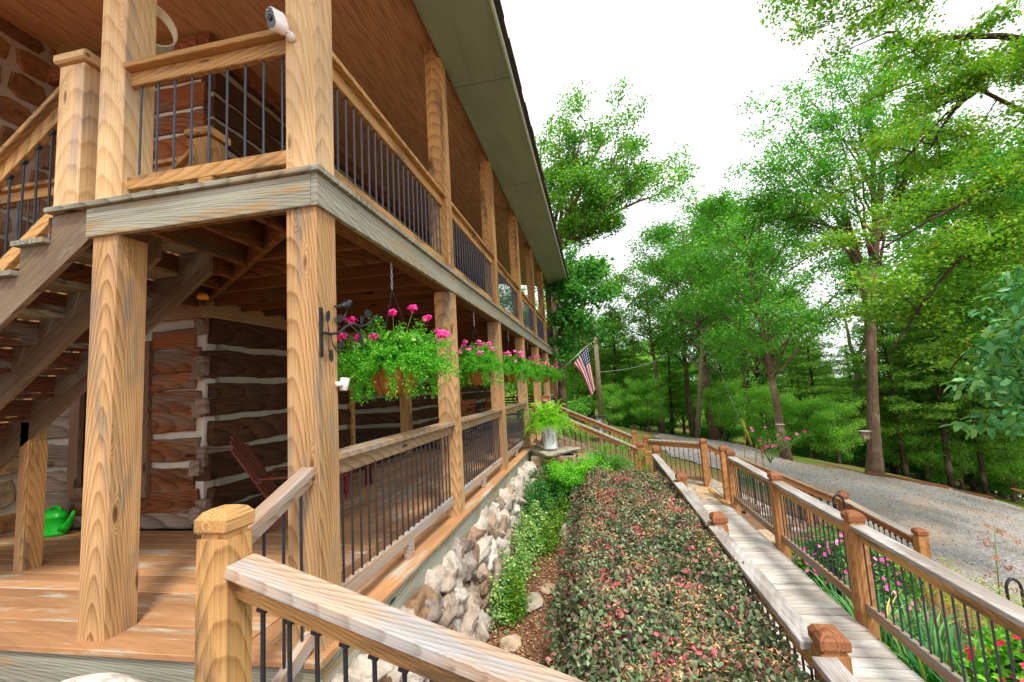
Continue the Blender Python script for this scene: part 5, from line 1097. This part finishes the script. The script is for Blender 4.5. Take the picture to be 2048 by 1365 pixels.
for i in range(115):
    a = rg.uniform(0, 6.28); el = rg.uniform(.35, 1.45); l = rg.uniform(.65, 1.1)*(1.0 if el > .9 else .8); v = np.array([math.cos(a)*math.cos(el), math.sin(a)*math.cos(el), math.sin(el)]); b = np.array(pc)+np.array([math.cos(a)*.05, math.sin(a)*.05, .47])
    t_ = np.linspace(0, 1, 26); Q = b+v*l*t_[:, None]-np.array([0, 0, 1.])*(l*rg.uniform(.35, 1.05)*t_**2.3)[:, None]; st_.tube(Q[::5], .0025, 4)
    s_ = norm(np.cross(v, (0, 0, 1.)))
    for sg in (-1, 1):
        d = np.gradient(Q, axis=0); Pp.append(Q[2:]); Dp.append(norm(s_*sg+norm(d[2:])*.35)); Np_.append(np.tile(norm(np.cross(s_, v)), (24, 1))); Lp.append(.10*np.sin(np.pi*np.clip(t_[2:]*.9+.12, 0, 1))**.7+.01)
M['boston'] = leafmat('fern frond', [(0, g(84,150,34)), (.5, g(134,190,54)), (1, g(190,220,96))], .45)
P = np.concatenate(Pp); leaves('fronds', P, np.concatenate(Dp)+rg.normal(size=P.shape)*.12, np.concatenate(Np_)+rg.normal(size=P.shape)*.2, np.concatenate(Lp), .024, rg.random(len(P)), M['boston'], pf, .1); obj('frond_stems', st_, M['stem'], pf)

# ------------------------------------------------------------------ bird bracket on the corner post
bk = thing('plant_bracket', (.0, .05, 1.75), 'black iron plant bracket with a perched bird and leaves on the corner post', 'bracket')
m = MB(); m.box((.0, .015, 1.60), (.008, .045, 1.89), 'z', ch=.001)
for z in (1.62, 1.74, 1.86): m.tube([(.008, .032, z), (.012, .032, z)], .006, 8)
obj('wall_plate', m, M['iron'], bk)
arm = [(.01, .03, 1.745), (.02, .10, 1.74), (.03, .17, 1.755), (.03, .24, 1.80), (.03, .33, 1.83), (.03, .43, 1.825), (.03, .52, 1.85), (.03, .60, 1.90), (.03, .68, 1.925), (.03, .76, 1.90)]
m = MB(); m.tube(arm, [.009, .009, .008, .008, .008, .008, .007, .007, .006, .004], 7); m.tube([arm[6], (.03, .60, 1.87), (.03, .67, 1.85), (.03, .70, 1.80)], .004, 6)
m.tube([arm[3], (.03, .235, 1.86), (.03, .26, 1.915)], .005, 6); m.tube([arm[2], (.03, .14, 1.84)], .004, 6); m.tube([arm[1], (.03, .10, 1.68), (.03, .14, 1.64), (.03, .20, 1.635)], .0035, 6)
for q in ((.03, .44, 1.90), (.03, .48, 1.905), (.03, .42, 1.76)): m.tube([arm[5], q], .0035, 5)
m.tube([(.02, .08, 1.74), (.02, .07, 1.82)], .003, 5); m.tube([(.02, .08, 1.74), (.02, .08, 1.63)], .003, 5)
obj('branch_arm', m, M['iron'], bk, True)
for (y, z, r_, a) in ((.06, 1.84, .028, 1.3), (.18, 1.845, .032, .3), (.535, 1.93, .038, .1), (.43, 1.74, .037, -1.1), (.19, 1.68, .029, .5), (.085, 1.61, .028, -1.5)):
    m = MB(); P = []
    for k in range(12):
        t_ = 2*math.pi*k/12; u = math.cos(t_)*r_*1.25*(1.15 if k == 0 else 1); v = math.sin(t_)*r_*.75; P.append((u*math.cos(a)-v*math.sin(a), u*math.sin(a)+v*math.cos(a)))
    m.prism(P, (.028, y, z), (0, 1, 0), (0, 0, 1), .004); obj('leaf', m, M['iron'], bk)
m = MB(); rock(m, (0, 0, 0), (1, 1, 1), 3, 0, .5, True, 0, 0)
V = m.v[-1]; V[:] = V/1.15; V[:] = np.stack([V[:, 0]*.022, V[:, 1]*.05*(1+.15*V[:, 1]), V[:, 2]*.024+V[:, 1]*.012], 1)+np.array([.03, .25, 1.94])
b2 = MB(); b2.add(V, ICOF); b2.tube([(.03, .20, 1.928), (.03, .16, 1.915), (.03, .13, 1.912)], [.014, .010, .007], 6); h_ = (ICO*.019)+np.array([.03, .295, 1.965]); b2.add(h_, ICOF); b2.tube([(.03, .312, 1.968), (.03, .333, 1.966)], [.006, .001], 5)
obj('bird', b2, M['iron'], bk, True)

# ------------------------------------------------------------------ cameras
def seccam(loc, rot, label, kind):
    th = thing('security_camera', loc, label, 'security camera'); x, y, z = loc
    m = MB(); m.tube([(x, y, z), (x, y-.035, z+.02)], [.024, .022], 14); m.tube([(x, y-.035, z+.02), (x-.035, y-.05, z+.05)], [.015, .015], 10); obj('mount', m, M['white'], th, True)
    c = np.array([x-.05, y-.085, z+.07]); d = norm(np.array([-.30, -.92, -.22])); up = norm(np.array([-.1, .1, 1.])); s_ = norm(np.cross(d, up)); up = np.cross(s_, d)
    P = [(math.cos(t_)*.040, math.sin(t_)*.040+(.028 if math.sin(t_) > 0 else -.028)) for t_ in np.linspace(0, 6.2832, 25)[:-1]]
    m = MB(); V = []; 
    for k, (q, h_) in enumerate(((.8, -.055), (1, -.04), (1, .03), (.93, .038))):
        V += [c+d*h_+s_*p[0]*q+up*p[1]*q for p in P]
    m.add(V, [(i*24+k, i*24+(k+1) % 24, (i+1)*24+(k+1) % 24, (i+1)*24+k) for i in range(3) for k in range(24)]+[tuple(range(23, -1, -1)), tuple(range(72, 96))]); obj('housing', m, M['white'], th)
    m = MB(); V = [c+d*h_+s_*p[0]*.88+up*p[1]*.88 for h_ in (.0385, .041) for p in P]; m.add(V, [(k, (k+1) % 24, (k+1) % 24+24, k+24) for k in range(24)]+[tuple(range(24, 48))]); f = obj('face', m, M['black'], th)
    m = MB(); e = c+d*.0415; m.tube([e, e+d*.004], .018, 16); obj('lens', m, plain('lens glass', g(40,44,52), .05), f, True); m = MB(); m.box(e+up*.045-(.006, .006, .003), e+up*.045+(.006, .006, .003)); obj('sensor', m, M['white'], f)
seccam((-.145, -.0, 3.60), 0, 'white oval security camera high on the upper corner post', 1)
th = thing('security_camera', (0, .22, 1.42), 'white drum shaped camera sticking out of the lower corner post', 'security camera')
m = MB(); m.tube([(.0, .17, 1.44), (.03, .2, 1.44)], .016, 10); obj('mount', m, M['white'], th, True)
m = MB(); c = np.array([.02, .235, 1.44]); d = norm(np.array([.15, .05, 1.])); V = []; m.tube([c-d*.040, c-d*.034, c+d*.034, c+d*.040], [.021, .025, .029, .026], 20); obj('housing', m, M['white'], th, True)
m = MB(); m.tube([(.62, 16.75, 5.39), (.62, 16.75, 5.30)], .05, 10); m.tube([(.62, 16.7, 5.34), (.72, 16.65, 5.32)], .04, 8); tag(obj('eave_lamp', m, M['black'], None, True), 'small black fixture under the far tip of the eave', 'eave light')

# ------------------------------------------------------------------ watering can
wc = thing('watering_can', (-4.66, 1.82, 0), 'bright green plastic watering can on the porch boards', 'watering can'); cx, cy2 = -4.62, 1.88
gm = plain('bright green plastic', g(20,190,40), .35, 0, .05, 6)
m = MB(); m.lathe([(.13, 0), (.148, .012), (.145, .04), (.136, .05), (.134, .19), (.142, .2), (.140, .215), (.128, .225), (.12, .25), (.06, .275), (.01, .28)], (cx, cy2, 0), 28, sx=1.05, sy=.72); obj('body', m, gm, wc, True)
m = MB(); m.tube([(cx-.07, cy2, .265), (cx-.0, cy2, .315), (cx+.07, cy2, .30), (cx+.10, cy2, .25)], .016, 8); m.tube([(cx-.07, cy2, .27), (cx-.15, cy2, .27), (cx-.20, cy2, .20), (cx-.195, cy2, .12), (cx-.14, cy2, .07)], .014, 8); obj('handle', m, gm, wc, True)
m = MB(); m.tube([(cx+.11, cy2, .06), (cx+.19, cy2, .10), (cx+.25, cy2, .20), (cx+.28, cy2, .26)], [.05, .04, .022, .018], 12); obj('spout', m, gm, wc, True)

# ------------------------------------------------------------------ adirondack chairs
def adirondack(loc, rz, label, mat='chair'):
    th = thing('adirondack_chair', (0, 0, 0), label, 'chair'); A = np.array
    for k in range(5):
        x = (k-2)*.105; h = .92-.05*abs(k-2)**1.5; m = MB(); tw = 1+.35*0; P0 = A((x*.86, .20, .22)); P1 = A((x*1.12, .20+h*.52, .22+h*.86)); m.beam(P0, P1, .095, .018, (0, -1, .5), w2=.105, ch=.006); obj('back_slat', m, M[mat], th)
    m = MB(); 
    for k in range(6): m.box((-.25, -.30+k*.085, .36-k*.028), (.25, -.225+k*.085, .378-k*.028), 'x')
    obj('seat', m, M[mat], th)
    for s_ in (-1, 1):
        m = MB(); m.prism([(-.44, .36), (-.30, .40), (.24, .18), (.50, .0), (.36, 0), (-.02, .17), (-.30, .26), (-.44, .28)], (s_*.26-.0125, 0, 0), (0, 1, 0), (0, 0, 1), .025); obj('rear_leg', m, M[mat], th)
        m = MB(); m.box((s_*.29-.012, -.33, 0), (s_*.29+.012, -.21, .56), 'z'); obj('front_leg', m, M[mat], th)
        m = MB(); m.prism([(-.42, -.07), (-.38, -.09), (.1, -.07), (.34, -.03), (.34, .03), (.1, .07), (-.38, .09), (-.42, .05)], (s_*.33, 0, .56), (0, 1, 0), (-1, 0, 0), .02); a_ = obj('armrest', m, M[mat], th)
        m = MB()
        for q in ((-.28, .30), (.05, .24)): m.tube([(s_*.277, q[0], q[1]), (s_*.283, q[0], q[1])], .008, 8)
        obj('bolt', m, M['galv'], a_)
    m = MB(); m.beam((-.30, .34, .53), (.30, .34, .53), .06, .025); obj('back_rail', m, M[mat], th)
    th.location = loc; th.rotation_euler = (0, 0, rz); return th
a1 = adirondack((-1.78, 2.28, 0), math.radians(116), 'red brown adirondack chair in side view between log wall and corner post')
a2 = copy_tree(a1, loc=(-2.3, 3.95, 0), rz=math.radians(84), label='red brown adirondack chair seen between the rods right of the corner post')
st2 = thing('footstool', (-2.0, 3.25, 0), 'low red stool behind the rods beside the corner post', 'stool'); m = MB(); m.box((-2.2, 3.1, .30), (-1.85, 3.4, .33), 'x'); obj('seat', m, plain('red painted wood', g(150,46,50), .5), st2)
for dx in (-2.18, -1.89):
    for dy in (3.12, 3.37): m = MB(); m.box((dx, dy-.015, 0), (dx+.03, dy+.015, .299), 'z'); obj('leg', m, bpy.data.materials['red painted wood'], st2)
# rocking chairs
def rocker(loc, rz, label, mat, grp='rocking chairs on the porch'):
    th = thing('rocking_chair', (0, 0, 0), label, 'rocking chair', grp); mt = M[mat]
    for s_ in (-1, 1):
        m = MB(); m.tube([(s_*.27, y, .03+.10*(y/.5)**2) for y in np.linspace(-.48, .55, 9)], .018, 6); obj('rocker', m, mt, th, True)
        m = MB(); m.tube([(s_*.27, -.22, .05), (s_*.27, -.24, .64)], .02, 7); obj('front_leg', m, mt, th, True)
        m = MB(); m.tube([(s_*.25, .2, .05), (s_*.25, .22, .45), (s_*.24, .42, 1.12)], .02, 7); obj('back_post', m, mt, th, True)
        m = MB(); m.box((s_*.28-.045, -.30, .64), (s_*.28+.045, .27, .665), 'y'); obj('armrest', m, mt, th)
    m = MB()
    for k in range(6): m.box((-.26, -.24+k*.08, .42-k*.006), (.26, -.17+k*.08, .44-k*.006), 'x')
    obj('seat', m, mt, th)
    m = MB(); m.beam((-.24, .405, 1.06), (.24, .405, 1.06), .025, .10); m.beam((-.24, .37, .93), (.24, .37, .93), .025, .05); m.beam((-.24, .245, .53), (.24, .245, .53), .025, .05); obj('back_rail', m, mt, th)
    for k in range(7): x = (k-3)*.063; m = MB(); m.beam((x, .245, .55), (x, .38, .94), .026, .012, (0, -1, 0)); obj('back_slat', m, mt, th)
    m = MB(); m.tube([(-.27, -.22, .22), (.27, -.22, .22)], .012, 6); m.tube([(-.25, .2, .22), (.25, .2, .22)], .012, 6); obj('stretcher', m, mt, th)
    th.location = loc; th.rotation_euler = (0, 0, rz); return th
r1 = rocker((-2.0, 8.1, 0), math.radians(-125), 'chestnut rocking chair by the second log room, left of the second porch post', 'rocker')
for loc, rz, lab in (((-2.1, 9.3, 0), -2.2, 'chestnut rocking chair partly hidden by the second porch post'), ((-2.1, 12.2, 0), -2.2, 'chestnut rocking chair seen past the second hanging basket')): copy_tree(r1, loc=loc, rz=rz, label=lab)
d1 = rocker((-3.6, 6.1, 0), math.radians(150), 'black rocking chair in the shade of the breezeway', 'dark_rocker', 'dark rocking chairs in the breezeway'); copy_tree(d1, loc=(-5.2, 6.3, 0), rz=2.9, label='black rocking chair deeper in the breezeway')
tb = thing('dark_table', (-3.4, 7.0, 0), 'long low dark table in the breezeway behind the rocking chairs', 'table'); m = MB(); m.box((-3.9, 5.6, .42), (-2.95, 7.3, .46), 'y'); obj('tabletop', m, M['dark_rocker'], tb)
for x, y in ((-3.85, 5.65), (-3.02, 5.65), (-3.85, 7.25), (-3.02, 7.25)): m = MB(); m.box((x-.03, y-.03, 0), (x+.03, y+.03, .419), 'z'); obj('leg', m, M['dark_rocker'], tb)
sw_ = thing('porch_bench', (-.9, 14.3, 0), 'dark slatted bench at the far end of the lower porch', 'bench'); 
for k in range(5): m = MB(); m.box((-1.9, 13.2, .62+k*.09), (-.3, 13.23, .68+k*.09), 'x'); obj('back_slat', m, M['joist'], sw_)
m = MB(); m.box((-1.9, 12.7, .42), (-.3, 13.2, .46), 'x'); obj('seat', m, M['joist'], sw_)
for x in (-1.87, -.37): m = MB(); m.box((x, 12.72, 0), (x+.06, 12.78, .6), 'z'); m.box((x, 13.14, 0), (x+.06, 13.195, 1.05), 'z'); m.box((x, 12.7, .6), (x+.06, 13.14, .63), 'y'); obj('side_frame', m, M['joist'], sw_)
# upstairs: arched bench back, hoop
ub = thing('arched_bench', (-1.2, 1.5, 2.735), 'pale wooden bench with an arched back on the upper porch', 'bench')
m = MB(); P = [(-.62, 0)]+[(math.cos(t_)*.62, .12+math.sin(t_)*.36) for t_ in np.linspace(math.pi, 0, 15)]+[(.62, 0)]; m.prism(P, (-1.6, 1.36, 3.12), (1, 0, 0), (0, 0, 1), .04); obj('arched_back', m, M['rail_honey'], ub)
m = MB(); m.box((-2.2, .95, 3.1), (-1.0, 1.32, 3.14), 'x'); obj('seat', m, M['rail_honey'], ub)
for x in (-2.15, -1.11): m = MB(); m.box((x, .97, 2.736), (x+.06, 1.03, 3.099), 'z'); m.box((x, 1.25, 2.736), (x+.06, 1.31, 3.099), 'z'); obj('leg', m, M['rail_honey'], ub)
hp = thing('hanging_hoop', tuple(at(318, 50, 3.9)), 'cream coloured hoop hanging on a cord from the upper ceiling', 'hoop'); c = at(300, 52, 3.9)
m = MB(); V = []; n = 40; ax = norm(np.array([.75, -.4, .2])); s_ = norm(np.cross(ax, (0, 0, 1.))); u_ = np.cross(s_, ax)
for k in range(n):
    t_ = 2*math.pi*k/n
    for w_, r_ in ((-.045, .20), (.045, .20), (.045, .212), (-.045, .212)): V.append(c+ax*w_+s_*math.cos(t_)*r_*.9+u_*math.sin(t_)*r_*1.15)
m.add(V, [(k*4+j, k*4+(j+1) % 4, ((k+1) % n)*4+(j+1) % 4, ((k+1) % n)*4+j) for k in range(n) for j in range(4)]); obj('hoop_band', m, plain('cream webbing', g(214,210,180), .7), hp)
m = MB(); q = c+u_*.235; m.tube([q, q+np.array([0, 0, .45]), (q[0], q[1], ceil_z(q[0]))], .008, 5); obj('cord', m, M['dark_rocker'], hp)

# ------------------------------------------------------------------ flag
fl_ = thing('american_flag', (0, 12.9, 1.7), 'stars and stripes flag hanging from an angled pole on a far porch post', 'flag')
p0 = np.array([0.02, 13.1, 1.55]); tip = at(1177, 690, 15.3); d = norm(tip-p0); m = MB(); m.tube([p0, tip], .014, 8); obj('flag_pole', m, M['galv'], fl_, True); m = MB(); m.lathe([(0.001, -.02), (.022, -.01), (.022, .012), (.001, .022)], tuple(tip), 10); obj('finial', m, M['galv'], fl_, True)
a0 = at(1176, 693, 15.25); a1_ = at(1146, 729, 15.1); nx, ny = 60, 90; Hf = np.linalg.norm(a1_-a0)
V = []; cols = []; 
for j in range(ny+1):
    for i in range(nx+1):
        u = i/nx; v = j/ny      # u down the pole side: 0 at tip (canton end), v along the fly
        top = a0+(a1_-a0)*u; end = at(1190, 780, 15.25)+(at(1182, 795, 15.2)-at(1190, 780, 15.25))*u
        mid = at(1181+(-24)*u*.7, 735+8*u, 15.25); w_ = v
        p = (1-w_)**2*top+2*w_*(1-w_)*(mid*.9+.1*top)+w_**2*end; p = p+np.array([.25, 1., 0])*.045*math.sin(u*13+v*2.)*min(1, v*2.2)
        V.append(tuple(p)); cols.append((u, v))
me = bpy.data.meshes.new('flag_cloth'); me.from_pydata(V, [], [(j*(nx+1)+i, j*(nx+1)+i+1, (j+1)*(nx+1)+i+1, (j+1)*(nx+1)+i) for j in range(ny) for i in range(nx)])
A = me.attributes.new('uvf', 'FLOAT_VECTOR', 'POINT'); A.data.foreach_set('vector', np.array([(u, v, 0) for u, v in cols], np.float32).ravel()); me.polygons.foreach_set('use_smooth', [True]*len(me.polygons))
N = NT('flag cloth', .7, .1); uv = N.attr('uvf'); s3 = N.n('SeparateXYZ'); N.l(uv, s3.inputs[0]); U, Vv = s3.outputs[0], s3.outputs[1]
stp = N.math('LESS_THAN', N.math('FRACT', N.math('MULTIPLY', U, 6.5)), .5); base_ = N.mix(stp, g(232,230,232), g(196,30,62))
can = N.math('MULTIPLY', N.math('LESS_THAN', U, 7/13.), N.math('LESS_THAN', Vv, .4))
su = N.math('SUBTRACT', N.math('FRACT', N.math('MULTIPLY', U, 13/7.*4.5)), .5); sv = N.math('SUBTRACT', N.math('FRACT', N.math('MULTIPLY', Vv, 5.5/.4)), .5)
star = N.math('LESS_THAN', N.math('ADD', N.math('MULTIPLY', su, su), N.math('MULTIPLY', sv, sv)), .075)
cc = N.mix(star, g(44,48,110), g(232,230,236)); fcol = N.mix(can, base_, cc); N.base(fcol)
tr = N.n('BsdfTranslucent'); N.l(fcol, tr.inputs[0]); ms = N.n('MixShader'); ms.inputs[0].default_value = .3; N.l(N.b.outputs[0], ms.inputs[1]); N.l(tr.outputs[0], ms.inputs[2]); N.l(ms.outputs[0], N.t.nodes['Material Output'].inputs[0])
me.materials.append(N.m); link('flag_cloth', me, fl_)

# ------------------------------------------------------------------ utility poles, wires, bell, guy wire
up_ = thing('utility_pole', tuple(at(1203, 855, 24)), 'brown wooden utility pole just right of the flag', 'utility pole'); m = MB(); m.tube([at(1204, 862, 24), at(1188, 640, 24)], [.15, .11], 12); obj('pole', m, M['pole'], up_, True)
lp = thing('utility_pole', tuple(at(1394, 885, 24)), 'pale grey leaning utility pole with a lamp arm', 'utility pole'); m = MB(); m.tube([at(1394, 888, 24), at(1406, 663, 24)], [.14, .10], 12); obj('pole', m, M['pole'], lp, True)
m = MB(); m.tube([at(1404, 705, 24), at(1416, 702, 24)], .03, 6); c = at(1413, 706, 24); m.lathe([(.22, -.02), (.2, .06), (.08, .14), (.01, .16)], tuple(c), 14); obj('lamp_head', m, M['galv'], lp, True)
m = MB(); m.tube([at(1404, 672, 24)+(.08, 0, 0), at(1420, 680, 24)], .02, 5); obj('insulator', m, M['white'], lp)
wr = MB(); 
for a_, b_ in (((1190, 745, 24), (1405, 672, 24)), ((1405, 674, 24), (1700, 640, 30)), ((1190, 650, 24), (1128, 590, 17))):
    A0, B0 = at(*a_), at(*b_); wr.tube([A0+(B0-A0)*t_-np.array([0, 0, 1])*.5*math.sin(math.pi*t_) for t_ in np.linspace(0, 1, 12)], .012, 4)
tag(obj('overhead_wires', wr, M['galv'], None), 'thin overhead wires strung between the two utility poles', 'wires')
gw = thing('guy_wire', tuple(at(1502, 893, 21)), 'guy wire with a bright yellow plastic guard anchored beside the drive', 'guy wire'); m = MB(); m.tube([at(1502, 893, 21), at(1444, 755, 23), at(1407, 670, 24)], .012, 5); obj('wire', m, M['galv'], gw)
m = MB(); m.tube([at(1504, 890, 20.95), at(1483, 838, 21.7)], .032, 8); obj('yellow_guard', m, plain('yellow plastic', g(240,196,30), .5), gw, True)
bl = thing('dinner_bell', tuple(at(1197, 900, 20)), 'dark cast iron dinner bell in a yoke on a wooden post behind the stair rail', 'bell'); c = at(1198, 850, 20)
m = MB(); m.lathe([(.36, -.32), (.33, -.28), (.27, -.12), (.24, .12), (.17, .24), (.03, .28)], tuple(c), 24); obj('bell_cup', m, plain('grey cast iron', g(104,110,114), .45, .5, .1), bl, True)
m = MB(); ex = R_; 
m.tube([c+ex*a_+np.array([0, 0, b_]) for a_, b_ in ((-.55, .12), (-.42, .16), (-.36, .34), (-.2, .40), (.2, .40), (.38, .34), (.44, .10), (.5, -.25), (.42, -.55))], .035, 7); obj('yoke', m, M['iron'], bl, True)
m = MB(); q = c-np.array([0, 0, .34]); m.box((q[0]-.14, q[1]-.14, gz1(q[0], q[1])-.3), (q[0]+.14, q[1]+.14, q[2]), 'z'); obj('post', m, M['pole'], bl)
# bird boxes, timber edging, poles, dark stack
def birdbox(c, s_, label):
    th = thing('bird_box', tuple(c), label, 'bird box'); m = MB(); x, y, z = c; m.box((x-.09*s_, y-.09*s_, z-.13*s_), (x+.09*s_, y+.09*s_, z+.10*s_), 'z'); b_ = obj('box', m, M['pole'], th); m = MB(); m.beam((x-.13*s_, y-.02, z+.12*s_), (x+.12*s_, y-.02, z+.115*s_), .26*s_, .02); obj('lid', m, M['walk'], th); m = MB(); m.tube([(x, y-.091*s_, z+.02), (x, y-.096*s_, z+.02)], .022*s_, 10); obj('entrance_hole', m, M['black'], b_)
birdbox(at(1730, 870, 16.1), 1.15, 'pale wooden bird box fixed to the big forked trunk'); birdbox(at(1561, 856, 17.2), 1.1, 'small grey bird box on the slender straight trunk')
m = MB(); pts = [at(1732, 950, 16.1), at(1800, 962, 15.9), at(1895, 980, 15.7)]; 
for a_, b_ in zip(pts[:-1], pts[1:]): m.beam(a_+(0, 0, .05), b_+(0, 0, .05), .14, .18)
m.beam(at(1908, 984, 15.6)+(0, 0, .03), at(1985, 1000, 15.2)+(0, 0, .03), .14, .15); tag(obj('timber_edging', m, M['joist'], None), 'dark timber edging along the far side of the gravel drive', 'edging')
m = MB(); 
for k in range(3): m.box(at(1600, 925, 19.5)+np.array([0, -.2, .05+.09*k]), at(1640, 933, 19.0)+np.array([.1*k, .3, .12+.09*k+.0]), 'x') if False else m.beam(at(1595, 926, 19.2)+np.array([0, 0, .08*k]), at(1638, 934, 18.8)+np.array([0, 0, .08*k]), .5, .06)
tag(obj('board_stack', m, plain('dark plastic board', g(66,80,84), .5), None), 'low stack of dark boards lying under the trees', 'boards')
def hook(b, h, r_, label, sgn=-1):
    th = thing('shepherd_hook', tuple(b), label, 'garden hook'); m = MB(); b = np.array(b, float); dx = R_*sgn; top = b+np.array([0, 0, h]); P = [b, b+np.array([0, 0, h*.55]), top]+[top+dx*(r_-r_*math.cos(t_))+np.array([0, 0, r_*1.3*math.sin(t_)]) for t_ in np.linspace(.4, 3.3, 9)]+[top+dx*(2*r_)-np.array([0, 0, .18])]; m.tube(P, .016, 8); obj('bent_rod', m, M['iron'], th, True)
    e = top+dx*2*r_-np.array([0, 0, .2]); m = MB(); m.lathe([(.03, -.03), (.035, 0), (.02, .04), (.002, .05)], tuple(e), 12); m.tube([e+R_*.07, e-R_*.02], .02, 8); obj('fitting', m, plain('chrome fitting', g(220,224,230), .15, .9, 0), th, True)
q = at(1697, 1075, 7.2); hook(q, .56, .085, 'black bent rod with a chrome fitting above the garden stair rail'); q = at(2062, 1290, 5.2); hook(q, .62, .09, 'black bent rod with chrome fittings at the right edge beside the low hedge')
m = MB()
for (x0, y0, x1, y1, r_) in ((1489, 930, 1491, 868, .012), (1528, 935, 1519, 878, .014), (1512, 930, 1513, 890, .016), (1531, 910, 1529, 882, .02)): m.tube([at(x0, y0, 12.5), at(x1, y1, 12.5)], r_, 6)
tag(obj('garden_stakes', m, M['rail_honey'], None), 'thin garden stakes standing among the roses at the gravel edge', 'stakes')
tr_ = MB(); tr_.beam(at(2022, 977, 19), at(2065, 985, 18.5), .12, .03); tr_.beam(at(2022, 977, 19), at(2065, 993, 18.5), .12, .03); tag(obj('orange_tape', tr_, plain('orange tape', g(236,170,100), .6), None), 'orange strips slung between trees at the far right', 'tape')

# ------------------------------------------------------------------ labels by place along the drive for look-alikes
ONES = 'first second third fourth fifth sixth seventh eighth ninth tenth eleventh twelfth thirteenth fourteenth fifteenth sixteenth seventeenth eighteenth nineteenth twentieth'.split()
def ordn(k): return ONES[k] if k < 20 else ('twenty-'+ONES[k-20] if k < 29 else 'thirtieth')
def px_of(o): v = np.array(o.location)-CAM; return (v@R_)/(v@F_)
for grp, txt in (('dark cedars behind the drive', 'dark slim trunked cedar behind the drive, %s cedar from the left'), ('undergrowth bushes at the edge of the woods', 'bright green undergrowth bush at the wood edge, %s from the left')):
    L_ = sorted([o for o in ALL() if o.get('group') == grp], key=px_of)
    for k, o in enumerate(L_):
        if o is not c1: o['label'] = txt % ordn(k)
